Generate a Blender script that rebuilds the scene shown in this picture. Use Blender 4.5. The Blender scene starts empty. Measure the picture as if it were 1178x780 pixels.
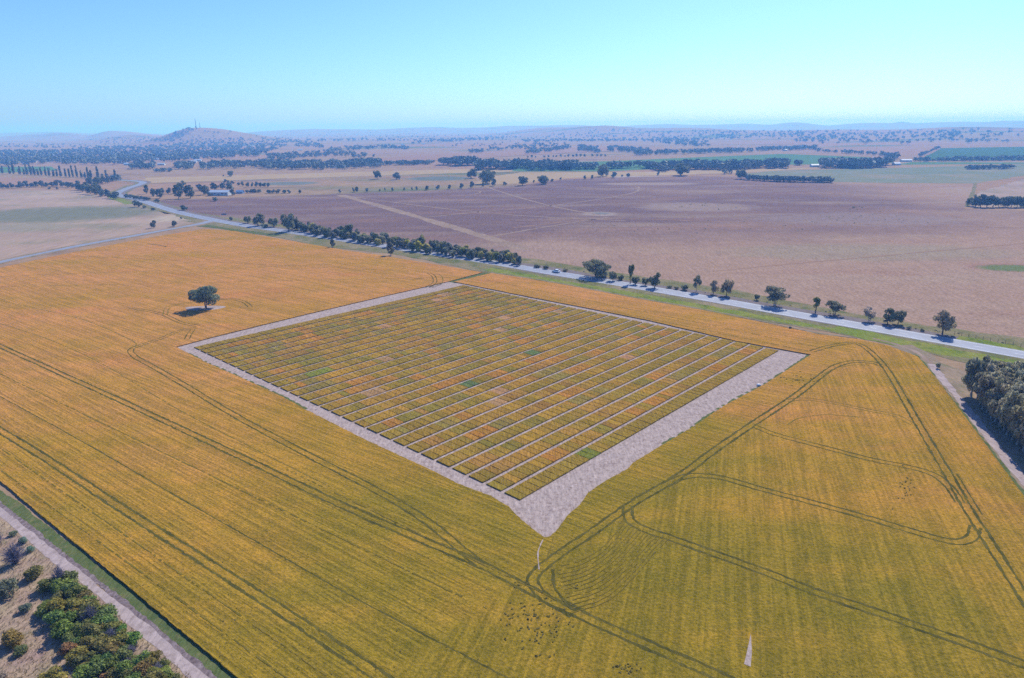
import bpy, bmesh, math, random
import numpy as np
from mathutils import Vector, Matrix, Euler
R = math.radians
sc = bpy.context.scene
COL = sc.collection

# ------------------------------------------------------------------ camera model
F, H, W0, H0 = 788.0, 80.0, 1178.0, 780.0
HY = 146.5; ROLL = R(-0.57)
TH = math.atan((390 - HY) / F); S_, C_ = math.sin(TH), math.cos(TH)
cam = bpy.data.cameras.new('camera'); co = bpy.data.objects.new('camera', cam); COL.objects.link(co)
cam.sensor_width = 36; cam.lens = 36 * F / W0; cam.clip_start = 0.5; cam.clip_end = 90000
co.matrix_world = Matrix.Translation((0, 0, H)) @ Matrix.Rotation(math.pi / 2 - TH, 4, 'X') @ Matrix.Rotation(ROLL, 4, 'Z')
sc.camera = co

def ray(px, py):
    dx, dy = px - 589, py - 390
    x = dx * math.cos(ROLL) + dy * math.sin(ROLL); y = -dx * math.sin(ROLL) + dy * math.cos(ROLL)
    return x, F * C_ - y * S_, F * S_ + y * C_          # right, forward, down

def at(px, py, z=0.0):                                  # photo pixel -> point of the flat ground
    x, f, d = ray(px, py); t = (H - z) / d
    return (x * t, f * t)

def depth(x, y, z=0.0): return y * C_ + (H - z) * S_
def mpp(x, y): return depth(x, y) / F                   # metres per photo pixel

# ------------------------------------------------------------------ terrain
def vnoise(x, y, s, seed):
    x = np.asarray(x, float) / s; y = np.asarray(y, float) / s
    xi = np.floor(x); yi = np.floor(y); xf = x - xi; yf = y - yi
    def hsh(a, b):
        v = np.sin(a * 127.1 + b * 311.7 + seed * 74.7) * 43758.5453
        return v - np.floor(v)
    u = xf * xf * (3 - 2 * xf); v = yf * yf * (3 - 2 * yf)
    return (hsh(xi, yi) * (1 - u) + hsh(xi + 1, yi) * u) * (1 - v) + (hsh(xi, yi + 1) * (1 - u) + hsh(xi + 1, yi + 1) * u) * v

def az_of(px): 
    x, f, d = ray(px, 150); return math.degrees(math.atan2(x, f))
# hills: (photo x of the top, distance m, height m, half width photo px left, right, depth m)
HILLS = [(222, 4700, 92, 46, 84, 420), (160, 6200, 46, 50, 50, 700),
         (128, 8800, 74, 26, 60, 900), (70, 9200, 60, 40, 40, 900), (35, 9600, 48, 40, 40, 900), (10, 15000, 70, 120, 150, 1500),
         (690, 6300, 84, 75, 60, 900), (770, 6000, 56, 80, 90, 900), (640, 7200, 62, 60, 60, 900),
         (360, 11500, 72, 90, 110, 1500), (500, 12000, 84, 100, 100, 1500), (585, 12500, 92, 60, 70, 1500), (650, 12500, 92, 60, 80, 1500),
         (760, 13500, 96, 90, 90, 1500), (850, 13500, 90, 90, 60, 1500), (915, 13000, 98, 45, 40, 1500), (1000, 13500, 86, 60, 60, 1500), (1036, 13000, 90, 18, 22, 1500),
         (1100, 13500, 92, 80, 60, 1500), (1178, 13000, 106, 80, 120, 1500), (1300, 13000, 106, 120, 120, 1500),
         (980, 5600, 36, 120, 120, 1200), (1120, 5200, 44, 130, 160, 1300), (850, 5600, 38, 90, 90, 900), (-120, 9000, 60, 120, 120, 900)]
HZ = [(R(az_of(p)), d, h, R(az_of(p) - az_of(p - l)), R(az_of(p + r) - az_of(p)), s) for p, d, h, l, r, s in HILLS]
def terr(x, y):
    x = np.asarray(x, float); y = np.asarray(y, float)
    d = np.hypot(x, y); a = np.arctan2(x, y); z = np.zeros_like(d)
    for a0, d0, h, wl, wr, s in HZ:
        w = np.where(a < a0, wl, wr)
        z = z + (h * np.exp(-((a - a0) / w) ** 2 - ((d - d0) / s) ** 2)) ** 4
    z = z ** .25 * (0.86 + 0.28 * vnoise(x, y, 420, 3))
    k = np.clip((d - 2300) / 3500, 0, 1)
    z = z + k * (8 * vnoise(x, y, 900, 1) + 4 * vnoise(x, y, 300, 2))
    return z * np.clip((d - 2200) / 400, 0, 1)
def hit(px, py):                                        # photo pixel -> point of the terrain
    x, f, dn = ray(px, py)
    l = math.hypot(x, f)
    ds = np.geomspace(60, 15500, 900)
    zz = H - dn / l * ds; g = terr(x / l * ds, f / l * ds)
    i = np.argmax(zz <= g)
    if not (zz <= g).any(): i = len(ds) - 1
    d = ds[i]
    if i and zz[i] <= g[i]:
        a0, a1 = zz[i-1] - g[i-1], zz[i] - g[i]; d = ds[i-1] + (ds[i] - ds[i-1]) * a0 / (a0 - a1)
    X, Y = x / l * d, f / l * d
    return X, Y, float(terr(X, Y))

def hits(pp):                                           # many far pixels at once
    pp = np.asarray(pp, float); dx = pp[:, 0] - 589; dy = pp[:, 1] - 390
    x = dx * math.cos(ROLL) + dy * math.sin(ROLL); yy = -dx * math.sin(ROLL) + dy * math.cos(ROLL); f = F * C_ - yy * S_; dn = F * S_ + yy * C_; l = np.hypot(x, f)
    ds = np.geomspace(600, 15500, 420)[None, :]; X = (x / l)[:, None] * ds; Y = (f / l)[:, None] * ds
    g = H - (dn / l)[:, None] * ds - terr(X, Y); b = g <= 0; i = np.where(b.any(1), np.argmax(b, 1), ds.shape[1] - 1); r = np.arange(len(pp)); i0 = np.maximum(i - 1, 0)
    t = np.where(b.any(1) & (i > 0), g[r, i0] / np.maximum(g[r, i0] - g[r, i], 1e-6), 1); d = ds[0, i0] + (ds[0, i] - ds[0, i0]) * t
    X = x / l * d; Y = f / l * d; return np.stack([X, Y, terr(X, Y)], 1)

# ------------------------------------------------------------------ tagging helpers
NAMES = {}
def link(o, parent=None):
    COL.objects.link(o)
    if parent: o.parent = parent
    return o
def tag(o, label=None, cat=None, group=None, kind=None):
    if label: o['label'] = label
    if cat: o['category'] = cat
    if group: o['group'] = group
    if kind: o['kind'] = kind
    return o
def empty(name, loc, rz=0, scale=(1, 1, 1)):
    o = bpy.data.objects.new(name, None); o.location = loc; o.rotation_euler = (0, 0, rz); o.scale = scale
    o.empty_display_size = .5
    return link(o)
def mobj(name, me, parent=None): return link(bpy.data.objects.new(name, me), parent)
ONES = ['', 'first', 'second', 'third', 'fourth', 'fifth', 'sixth', 'seventh', 'eighth', 'ninth', 'tenth', 'eleventh', 'twelfth', 'thirteenth', 'fourteenth', 'fifteenth', 'sixteenth', 'seventeenth', 'eighteenth', 'nineteenth']
TENS = ['', '', 'twent', 'thirt', 'fort', 'fift', 'sixt', 'sevent', 'eight', 'ninet']
def nth(n):
    if n < 20: return ONES[n]
    if n >= 100: return 'hundredth' if n == 100 else 'hundred-and-' + nth(n - 100)
    t, u = divmod(n, 10)
    return TENS[t] + ('ieth' if u == 0 else 'y-' + ONES[u])

# ------------------------------------------------------------------ node helpers
class NT:
    def __init__(s, name):
        s.m = bpy.data.materials.new(name); s.m.use_nodes = True; s.t = s.m.node_tree; s.t.nodes.clear()
        s.out = s.t.nodes.new('ShaderNodeOutputMaterial')
    def n(s, kind, **kw):
        nd = s.t.nodes.new(kind)
        for k, v in kw.items(): setattr(nd, k, v)
        return nd
    def set(s, sock, v):
        if isinstance(v, bpy.types.NodeSocket): s.t.links.new(v, sock)
        elif v is not None:
            if hasattr(sock.default_value, '__len__') and not hasattr(v, '__len__'): v = [v] * len(sock.default_value)
            if hasattr(v, '__len__') and len(v) == 3 and len(sock.default_value) == 4: v = (*v, 1)
            sock.default_value = v
    def math(s, op, a, b=None, clamp=False):
        nd = s.n('ShaderNodeMath', operation=op, use_clamp=clamp); s.set(nd.inputs[0], a); s.set(nd.inputs[1], b); return nd.outputs[0]
    def mix(s, f, a, b, mode='MIX'):
        nd = s.n('ShaderNodeMix', data_type='RGBA', blend_type=mode); s.set(nd.inputs[0], f); s.set(nd.inputs[6], a); s.set(nd.inputs[7], b); return nd.outputs[2]
    def coord(s): return s.n('ShaderNodeTexCoord').outputs['Object']
    def map(s, v, rz=0, scale=(1, 1, 1), loc=(0, 0, 0)):
        nd = s.n('ShaderNodeMapping', vector_type='POINT'); s.set(nd.inputs[0], v); nd.inputs['Rotation'].default_value = (0, 0, rz); nd.inputs['Scale'].default_value = scale; nd.inputs['Location'].default_value = loc
        return nd.outputs[0]
    def noise(s, v, scale, detail=3, rough=.55, lo=.3, hi=.7, dist=0):
        nd = s.n('ShaderNodeTexNoise'); s.set(nd.inputs['Vector'], v); nd.inputs['Scale'].default_value = scale; nd.inputs['Detail'].default_value = detail; nd.inputs['Roughness'].default_value = rough; nd.inputs['Distortion'].default_value = dist
        return s.range(nd.outputs[0], lo, hi, 0, 1)
    def range(s, v, a, b, c=0, d=1, smooth=False):
        nd = s.n('ShaderNodeMapRange', interpolation_type='SMOOTHSTEP' if smooth else 'LINEAR'); s.set(nd.inputs[0], v)
        for i, q in enumerate((a, b, c, d)): nd.inputs[i + 1].default_value = q
        return nd.outputs[0]
    def sep(s, v): return s.n('ShaderNodeSeparateXYZ').outputs if v is None else (lambda nd: (s.set(nd.inputs[0], v), nd.outputs)[1])(s.n('ShaderNodeSeparateXYZ'))
    def bump(s, h, strength=.5, dist=.2):
        nd = s.n('ShaderNodeBump'); s.set(nd.inputs['Height'], h); nd.inputs['Strength'].default_value = strength; nd.inputs['Distance'].default_value = dist; return nd.outputs[0]
    def done(s, col, rough=.9, normal=None, spec=.1, metal=0, trans=None):
        b = s.n('ShaderNodeBsdfPrincipled'); s.set(b.inputs['Base Color'], col); s.set(b.inputs['Roughness'], rough); b.inputs['Specular IOR Level'].default_value = spec; b.inputs['Metallic'].default_value = metal
        if normal is not None: s.t.links.new(normal, b.inputs['Normal'])
        res = b.outputs[0]
        if trans:
            tr = s.n('ShaderNodeBsdfTranslucent'); s.set(tr.inputs[0], col); mx = s.n('ShaderNodeMixShader'); mx.inputs[0].default_value = trans
            s.t.links.new(res, mx.inputs[1]); s.t.links.new(tr.outputs[0], mx.inputs[2]); res = mx.outputs[0]
        s.t.links.new(res, s.out.inputs[0]); return s.m
def scl(c, k): return tuple(q * k for q in c)

def ellipse_mask(t, v, xyz, cx, cy, rx, ry, soft=.5, seed=0):
    """1 inside an uneven ellipse (centre and half sizes given in photo pixels), fading out to 0"""
    a = at(cx, cy); l_, r_ = at(cx - rx, cy), at(cx + rx, cy); u, d = at(cx, cy - ry), at(cx, cy + ry)
    ex = Vector((r_[0] - l_[0], r_[1] - l_[1])); A = ex.length / 2; ex.normalize(); B = (u[1] - d[1]) / 2
    px_ = t.math('ADD', t.math('MULTIPLY', t.math('SUBTRACT', xyz[0], a[0]), ex.x / A), t.math('MULTIPLY', t.math('SUBTRACT', xyz[1], a[1]), ex.y / A))
    py_ = t.math('ADD', t.math('MULTIPLY', t.math('SUBTRACT', xyz[0], a[0]), -ex.y / B), t.math('MULTIPLY', t.math('SUBTRACT', xyz[1], a[1]), ex.x / B))
    q = t.math('ADD', t.math('MULTIPLY', px_, px_), t.math('MULTIPLY', py_, py_))
    n = t.noise(t.map(v, 0, (1, 1, 1), (seed * 131, seed * 57, 0)), 2.2 / B, 4, .65, 0, 1)
    return t.range(t.math('ADD', q, t.math('MULTIPLY', t.math('SUBTRACT', n, .5), 1.5)), 1 + soft, 1 - soft, 0, 1, True)
def soil_mat(name, a, b, c=None, sa=.05, sb=1.2, rz=0, stretch=.15, fine=.25, bump=.4, patch=(.35, .65), spots=(), rough=1.0, spec=0):
    """two-tone patchy ground with fine grain and streaks along a direction"""
    t = NT(name); v = t.coord()
    col = t.mix(t.noise(v, sa, 4, .6, *patch), a, b)
    if c: col = t.mix(t.noise(t.map(v, loc=(37, 91, 5)), sa * 2.3, 4, .6, .5, .72), col, c)
    for k, (e, cc) in enumerate(spots): col = t.mix(t.math('MULTIPLY', ellipse_mask(t, v, t.sep(v), *e, .5, k + 1), .85), col, cc)
    st = t.noise(t.map(v, rz, (1, stretch, 1)), sb, 4, .65, .25, .75)
    col = t.mix(1, col, t.mix(st, (1 - fine,) * 3, (1 + fine,) * 3), 'MULTIPLY')
    g = t.noise(v, sb * 3.1, 2, .6, .3, .7)
    col = t.mix(1, col, t.mix(g, (1 - fine * .7,) * 3, (1 + fine * .7,) * 3), 'MULTIPLY')
    return t.done(col, rough, t.bump(st, bump, .15), spec)
def plain(name, c, rough=.6, spec=.3, metal=0, var=.12, scale=2.0):
    t = NT(name); v = t.coord(); n = t.noise(v, scale, 3)
    return t.done(t.mix(n, scl(c, 1 - var), scl(c, 1 + var)), rough, None, spec, metal)

# ------------------------------------------------------------------ mesh helpers
def mesh_np(name, verts, faces, mats, midx=None, tint=None, smooth=False):
    """faces: int array (n,4) of quads"""
    me = bpy.data.meshes.new(name); verts = np.asarray(verts, np.float32); faces = np.asarray(faces, np.int32)
    me.vertices.add(len(verts)); me.vertices.foreach_set('co', verts.ravel())
    k = faces.shape[1]
    me.loops.add(faces.size); me.loops.foreach_set('vertex_index', faces.ravel())
    me.polygons.add(len(faces)); me.polygons.foreach_set('loop_start', np.arange(0, faces.size, k, dtype=np.int32))
    for m in mats: me.materials.append(m)
    if midx is not None: me.polygons.foreach_set('material_index', np.asarray(midx, np.int32))
    me.polygons.foreach_set('use_smooth', np.full(len(faces), smooth))
    me.update(calc_edges=True); me.validate()
    if tint is not None:
        at_ = me.attributes.new('tint', 'FLOAT_COLOR' if np.ndim(tint) == 2 else 'FLOAT', 'POINT')
        if np.ndim(tint) == 2: at_.data.foreach_set('color', np.asarray(tint, np.float32).ravel())
        else: at_.data.foreach_set('value', np.asarray(tint, np.float32))
    return me

def smooth_line(pts, step=None, per=10):
    P = [Vector((p[0], p[1])) for p in pts]; out = []
    for i in range(len(P) - 1):
        p0 = P[i-1] if i else P[0] * 2 - P[1]; p1, p2 = P[i], P[i+1]; p3 = P[i+2] if i + 2 < len(P) else P[-1] * 2 - P[-2]
        n = per if step is None else max(2, int((p2 - p1).length / step))
        for j in range(n):
            t = j / n
            out.append(.5 * ((2 * p1) + (p2 - p0) * t + (2 * p0 - 5 * p1 + 4 * p2 - p3) * t * t + (3 * p1 - p0 - 3 * p2 + p3) * t ** 3))
    out.append(P[-1]); return out
def dense(pts, step):
    out = []
    for i in range(len(pts) - 1):
        a, b = Vector(pts[i][:2]), Vector(pts[i+1][:2]); n = max(1, int((b - a).length / step))
        for j in range(n): out.append(a.lerp(b, j / n))
    out.append(Vector(pts[-1][:2])); return out
def normals(L):
    N = []
    for i in range(len(L)):
        d = L[min(i + 1, len(L) - 1)] - L[max(i - 1, 0)]; d.normalize(); N.append(Vector((-d.y, d.x)))
    return N
def strip_geo(L, w, z, off=0, jit=0, rng=None, gap=0):
    """verts / faces of a ribbon of width w; jit = uneven edge; gap = share of segments left out"""
    N = normals(L); V = []; Fc = []; w_, ph = w, (rng.uniform(0, 6) if rng else 0)
    for i, (p, n) in enumerate(zip(L, N)):
        w = w_ * (1 + .22 * math.sin(i * .31 + ph) * math.sin(i * .083 + ph)) if jit else w_
        a = off + w / 2 + (rng.uniform(-jit, jit) if jit else 0); b = off - w / 2 + (rng.uniform(-jit, jit) if jit else 0)
        V += [(p.x + n.x * a, p.y + n.y * a, z), (p.x + n.x * b, p.y + n.y * b, z)]
        if i and not (gap and rng.random() < gap): Fc.append((2*i-2, 2*i-1, 2*i+1, 2*i))
    return V, Fc
def ribbon(name, px, w, z, mat, off=0, step=3.0, jit=0, seed=1, kind='structure', world=False, gap=0, smooth=True):
    pts = px if world else [at(*p) for p in px]
    L = smooth_line(pts, step) if smooth else dense(pts, step)
    V, Fc = strip_geo(L, w, z, off, jit, random.Random(seed), gap)
    o = mobj(name, mesh_np(name, V, Fc, [mat])); o['kind'] = kind; return o
def poly_bm(pts, z, h=0):
    bm = bmesh.new(); vs = [bm.verts.new((p[0], p[1], z)) for p in pts]; f = bm.faces.new(vs)
    if f.normal.z < 0 or f.calc_area() and (f.normal_update() or f.normal.z < 0): f.normal_flip()
    if h:
        ring = list(f.verts); n = len(ring)
        low = [bm.verts.new((v.co.x, v.co.y, z - h)) for v in ring]
        for i in range(n): bm.faces.new((ring[i], low[i], low[(i+1) % n], ring[(i+1) % n]))
    bmesh.ops.triangulate(bm, faces=[f], quad_method='BEAUTY', ngon_method='EAR_CLIP')
    return bm
def bm_obj(name, bm, mats, parent=None, smooth=False):
    me = bpy.data.meshes.new(name); bm.normal_update(); bm.to_mesh(me); bm.free()
    for m in (mats if isinstance(mats, (list, tuple)) else [mats]): me.materials.append(m)
    if smooth: me.polygons.foreach_set('use_smooth', [True] * len(me.polygons))
    return mobj(name, me, parent)
def outline(px, step=6, jit=0, seed=1, world=False, closed=True):
    pts = [Vector(p) if world else Vector(at(*p)) for p in px]
    if closed: pts = pts + [pts[0]]
    D = dense(pts, step); rng = random.Random(seed)
    if closed: D = D[:-1]
    return [Vector((p.x + rng.uniform(-jit, jit), p.y + rng.uniform(-jit, jit))) for p in D]
def field(name, px, z, mat, step=20, jit=2, seed=1, kind='structure', drape=0):
    bm = poly_bm(outline(px, step, jit, seed), z)
    if drape:
        xs = [v.co.x for v in bm.verts]; ys = [v.co.y for v in bm.verts]
        for ax, lo, hi in ((0, min(xs), max(xs)), (1, min(ys), max(ys))):
            q = lo + drape
            while q < hi:
                bmesh.ops.bisect_plane(bm, geom=bm.verts[:] + bm.edges[:] + bm.faces[:], plane_co=(q, 0, 0) if ax == 0 else (0, q, 0), plane_no=(1, 0, 0) if ax == 0 else (0, 1, 0)); q += drape
        for v in bm.verts: v.co.z = float(terr(v.co.x, v.co.y)) + z
    o = bm_obj(name, bm, mat); o['kind'] = kind; return o
def blob(name, cx, cy, rx, ry, z, mat, seed=1, kind='structure', n=44):
    """an uneven round patch given by centre and half sizes in photo pixels"""
    rng = random.Random(seed); ph = [rng.uniform(0, 6.28) for _ in range(4)]; px = []
    for i in range(n):
        a = i / n * 2 * math.pi
        k = 1 + .16 * math.sin(2*a + ph[0]) + .12 * math.sin(3*a + ph[1]) + .08 * math.sin(5*a + ph[2]) + .05 * math.sin(9*a + ph[3])
        px.append((cx + rx * k * math.cos(a), cy + ry * k * math.sin(a)))
    return field(name, px, z, mat, 15, .6, seed, kind)

# ------------------------------------------------------------------ materials
GROUND = NT('dry_grass')
def _ground():
    t = GROUND; v = t.coord()
    tan, pink, olive, dark = (.28, .195, .115), (.30, .18, .115), (.14, .15, .075), (.18, .12, .085)
    col = t.mix(t.noise(v, .0011, 4, .55, .38, .62), tan, pink)
    col = t.mix(t.noise(t.map(v, .4, (1, 2.2, 1)), .0014, 3, .5, .56, .66), col, olive)
    col = t.mix(t.noise(t.map(v, .2, (1, 3, 1), (500, 0, 0)), .0035, 4, .6, .55, .75), col, dark)
    for k, (e, cc) in enumerate((((505, 205.3, 36, 2.4), (.135, .15, .12)), ((330, 211, 34, 2.0), (.15, .16, .13)), ((280, 207.5, 60, 1.2), (.20, .15, .12)), ((745, 203.5, 40, 1.0), (.35, .29, .24)))):
        col = t.mix(ellipse_mask(t, v, t.sep(v), *e, .4, k + 3), col, cc)
    s = t.noise(v, .05, 5, .7, .25, .75); col = t.mix(1, col, t.mix(s, (.72,)*3, (1.28,)*3), 'MULTIPLY')
    s = t.noise(v, .9, 4, .7, .25, .75); col = t.mix(1, col, t.mix(s, (.8,)*3, (1.2,)*3), 'MULTIPLY')
    return t.done(col, 1.0, None, 0)
M = {}
M['ground'] = _ground()
ROWA, ROWB = at(0, 495), at(437, 778)
ANG_L = math.atan2(ROWB[1] - ROWA[1], ROWB[0] - ROWA[0])
RB0, RB1 = at(929, 582), at(945, 665)
ANG_R = math.atan2(RB1[1] - RB0[1], RB1[0] - RB0[0])
def crop_mat():
    t = NT('ripening_wheat'); v = t.coord(); xyz = t.sep(v)
    green, olive, gold, orange, rust = (.182, .138, .015), (.250, .165, .019), (.342, .186, .027), (.435, .204, .060), (.42, .160, .056)
    cx, cy = t.math('ADD', xyz[0], -12), t.math('ADD', xyz[1], -70)  # green nearest the drone to orange outwards: view-angle light effect painted into the colour
    ds = t.math('SQRT', t.math('ADD', t.math('MULTIPLY', cx, cx), t.math('MULTIPLY', t.math('MULTIPLY', cy, cy), .62)))
    p = t.range(ds, 10, 210)
    n1 = t.noise(v, .017, 4, .58, .32, .68); n2 = t.noise(t.map(v, -ANG_L, (.22, 1.7, 1)), .05, 3, .55, .3, .7)
    f = t.math('ADD', t.math('MULTIPLY', p, .72), t.math('MULTIPLY', n1, .46)); f = t.math('ADD', f, t.math('MULTIPLY', n2, .24)); f = t.math('SUBTRACT', f, .23, True)
    col = t.mix(t.range(f, 0, .28), green, olive); col = t.mix(t.range(f, .24, .58), col, gold); col = t.mix(t.range(f, .55, .98), col, orange)
    col = t.mix(t.math('MULTIPLY', t.noise(t.map(v, -ANG_L, (.4, 1, 1), (70, 30, 0)), .035, 4, .6, .55, .75), t.range(ds, 50, 150, 0, .8)), col, rust)
    # drill rows: one bearing west of the headland track, another east of it
    a, b = at(614, 662), at(960, 421)
    nx, ny = (b[1] - a[1]), -(b[0] - a[0]); l = math.hypot(nx, ny); nx /= l; ny /= l
    side = t.math('ADD', t.math('MULTIPLY', xyz[0], nx), t.math('MULTIPLY', xyz[1], ny)); side = t.range(side, a[0]*nx + a[1]*ny - 1, a[0]*nx + a[1]*ny + 1)
    wob = t.n('ShaderNodeTexNoise'); t.set(wob.inputs['Vector'], v); wob.inputs['Scale'].default_value = .05
    def rows(ang):
        m = t.map(v, -ang, (1, 1, 1))
        m1 = t.map(m, 0, (.03, 1, 1)); m2 = t.map(m, 0, (.04, 1, 1), (0, 3.3, 0)); m3 = t.map(m, 0, (.3, 1, 1), (7, 1.3, 0))
        k = t.math('ADD', t.math('MULTIPLY', t.noise(m1, 1.35, 2, .55, .39, .61), .62), t.math('MULTIPLY', t.noise(m2, .4, 3, .6, .3, .7), .13))
        return t.math('ADD', k, t.math('MULTIPLY', t.noise(m3, 1.8, 2, .6, .34, .66), .25))
    rr = t.n('ShaderNodeMix', data_type='FLOAT'); t.set(rr.inputs[0], side); t.set(rr.inputs[2], rows(ANG_L)); t.set(rr.inputs[3], rows(ANG_R)); st = rr.outputs[0]
    col = t.mix(1, col, t.mix(st, (.74, .78, .76), (1.24, 1.20, 1.16)), 'MULTIPLY')
    g = t.noise(v, 1.7, 3, .75, .3, .7)
    col = t.mix(1, col, t.mix(g, (.62, .68, .64), (1.34, 1.28, 1.30)), 'MULTIPLY')
    dk = t.noise(t.map(v, 0, (1, 1, 1), (31, 17, 0)), .9, 3, .7, .64, .76); col = t.mix(t.math('MULTIPLY', dk, .5), col, (.085, .075, .02))
    g2 = t.noise(v, .16, 4, .65, .3, .7); col = t.mix(1, col, t.mix(g2, (.86, .91, .88), (1.13, 1.08, 1.10)), 'MULTIPLY')
    return t.done(col, 1.0, t.bump(t.math('ADD', g, st), .45, .3), 0)
M['crop'] = crop_mat()
M['wheel'] = soil_mat('trampled_green_stalks_with_shade', (.064, .060, .014), (.125, .10, .02), sa=.25, sb=2.2, fine=.35)  # stalk green, darkened by the painted shade of the tramline gaps
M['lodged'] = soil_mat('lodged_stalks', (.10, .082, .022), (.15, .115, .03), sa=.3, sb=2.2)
M['wheel_faint'] = soil_mat('flattened_stalks_with_shade', (.135, .105, .016), (.21, .145, .024), sa=.2, sb=2.5, fine=.3)  # weaker tone for faint lines, some gap shade painted in as well
M['soil'] = soil_mat('pale_bare_soil', (.39, .31, .27), (.34, .265, .23), (.22, .155, .13), sa=.55, sb=1.7, rz=-R(47.2), stretch=.2, fine=.30)
M['path'] = soil_mat('pale_path_soil', (.47, .40, .39), (.40, .33, .33), sa=.4, sb=1.6, fine=.15)
M['gravel'] = soil_mat('pale_gravel', (.40, .32, .295), (.33, .26, .24), (.25, .19, .17), sa=.3, sb=1.6, fine=.2)
M['asphalt'] = soil_mat('worn_asphalt', (.235, .25, .295), (.195, .205, .245), sa=.12, sb=.8, rz=.4, stretch=.1, fine=.10, bump=.1, rough=.75, spec=.25)
M['shoulder'] = soil_mat('gravel_shoulder', (.20, .165, .155), (.165, .135, .125), sa=.2, sb=1.5, fine=.2)
M['white'] = plain('road_paint', (.75, .75, .75), .6)
M['verge'] = soil_mat('mown_verge', (.145, .14, .055), (.25, .195, .115), (.09, .115, .035), sa=.06, sb=1.1, rz=.35, stretch=.3, fine=.3)
M['verge_green'] = soil_mat('lush_verge', (.15, .19, .03), (.22, .215, .05), (.085, .125, .03), sa=.07, sb=1.0, rz=.35, stretch=.3, fine=.3)
M['verge_dry'] = soil_mat('dry_verge', (.29, .21, .14), (.22, .17, .115), (.15, .145, .07), sa=.07, sb=1.2, fine=.25)
M['grass_strip'] = soil_mat('green_grass', (.075, .105, .035), (.115, .13, .045), (.15, .135, .06), sa=.3, sb=2.4, fine=.35)
M['ploughed'] = soil_mat('turned_brown_soil', (.15, .11, .105), (.24, .19, .185), (.10, .075, .075), sa=.7, sb=2.2, fine=.35)
M['paddock'] = None
def paddock_mat():
    t = NT('mauve_stubble'); v = t.coord(); xyz = t.sep(v)
    mauve, tan, pale, rust = (.158, .102, .094), (.305, .200, .140), (.32, .235, .165), (.27, .158, .112)
    f = t.math('ADD', t.range(xyz[1], 300, 620, 0, .8), t.math('MULTIPLY', t.noise(v, .0042, 4, .6, .3, .7), .55))
    f = t.math('SUBTRACT', f, t.range(xyz[0], -100, 500, 0, .62))
    col = t.mix(t.range(f, .25, .85, 0, 1, True), tan, mauve)
    col = t.mix(t.math('MULTIPLY', t.noise(t.map(v, .15, (1, 3.5, 1)), .006, 4, .62, .5, .75), .7), col, pale)
    col = t.mix(t.math('MULTIPLY', t.noise(t.map(v, -.1, (1, 4, 1), (300, 80, 0)), .008, 4, .6, .5, .72), .55), col, rust)
    for k, (e, cc, m) in enumerate((((800, 238, 66, 5), (.27, .20, .16), .8), ((745, 211.5, 55, 1.6), (.30, .225, .175), .8), ((690, 246, 19, 2.4), (.30, .235, .19), .8), ((690, 245.6, 11, 1.2), (.17, .165, .155), .9), ((985, 252, 115, 8), (.245, .18, .155), .7), ((1165, 308, 50, 5.2), (.27, .15, .115), .8), ((1165, 308.5, 38, 4), (.12, .16, .055), .9), ((1150, 222, 60, 8), (.33, .24, .17), .5), ((640, 290, 60, 14), (.34, .23, .165), .6), ((1000, 290, 160, 10), (.24, .21, .14), .45))):
        col = t.mix(t.math('MULTIPLY', ellipse_mask(t, v, xyz, *e, .5, k + 1), m), col, cc)
    st = t.noise(t.map(v, R(-33), (1, .12, 1)), .5, 4, .7, .25, .75); col = t.mix(1, col, t.mix(st, (.84,)*3, (1.16,)*3), 'MULTIPLY')
    g = t.noise(v, .75, 3, .8, .3, .7); col = t.mix(1, col, t.mix(g, (.62,)*3, (1.38,)*3), 'MULTIPLY')
    g = t.noise(v, .12, 4, .7, .3, .7); col = t.mix(1, col, t.mix(g, (.9,)*3, (1.1,)*3), 'MULTIPLY')
    return t.done(col, 1.0, t.bump(g, .3, .2), 0)
M['paddock'] = paddock_mat()
M['sand'] = soil_mat('sandy_lane', (.30, .215, .155), (.24, .17, .125), sa=.05, sb=.6, fine=.18)
M['leftfield'] = soil_mat('grazed_pasture', (.36, .265, .195), (.29, .205, .155), (.22, .195, .125), sa=.009, sb=.35, rz=.5, stretch=.12, fine=.22, spots=(((70, 246, 105, 9), (.145, .155, .10)), ((20, 262, 60, 5), (.25, .215, .15)), ((205, 250, 26, 4.5), (.37, .30, .22)), ((60, 285, 90, 5), (.34, .24, .18))))
M['greenpatch'] = soil_mat('greening_pasture', (.135, .15, .09), (.17, .165, .10), (.25, .20, .14), sa=.012, sb=.3, rz=.5, stretch=.15, fine=.15)
M['greengrey'] = soil_mat('grey_green_pasture', (.155, .185, .115), (.20, .20, .13), (.26, .215, .15), sa=.0045, sb=.1, stretch=.3, fine=.12)
M['greencrop'] = soil_mat('green_crop', (.085, .165, .075), (.10, .175, .085), sa=.006, sb=.08, stretch=.2, fine=.08)
M['bluecrop'] = soil_mat('dark_green_crop', (.06, .115, .06), (.07, .125, .065), sa=.006, sb=.08, stretch=.2, fine=.08)
M['tanfield'] = soil_mat('tan_stubble', (.37, .27, .15), (.33, .235, .13), sa=.006, sb=.1, stretch=.2, fine=.08)
M['pinkfield'] = soil_mat('pink_brown_stubble', (.30, .185, .12), (.27, .165, .105), sa=.005, sb=.1, stretch=.2, fine=.08)
M['pond'] = soil_mat('dry_dam_floor', (.15, .155, .13), (.19, .17, .14), sa=.02, sb=.2, fine=.1)
M['paleclay'] = soil_mat('pale_clay', (.40, .33, .28), (.33, .25, .20), sa=.04, sb=.4, fine=.15)
M['greendam'] = soil_mat('green_dam_grass', (.13, .17, .06), (.18, .18, .08), (.26, .15, .11), sa=.05, sb=.5, fine=.2)
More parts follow.
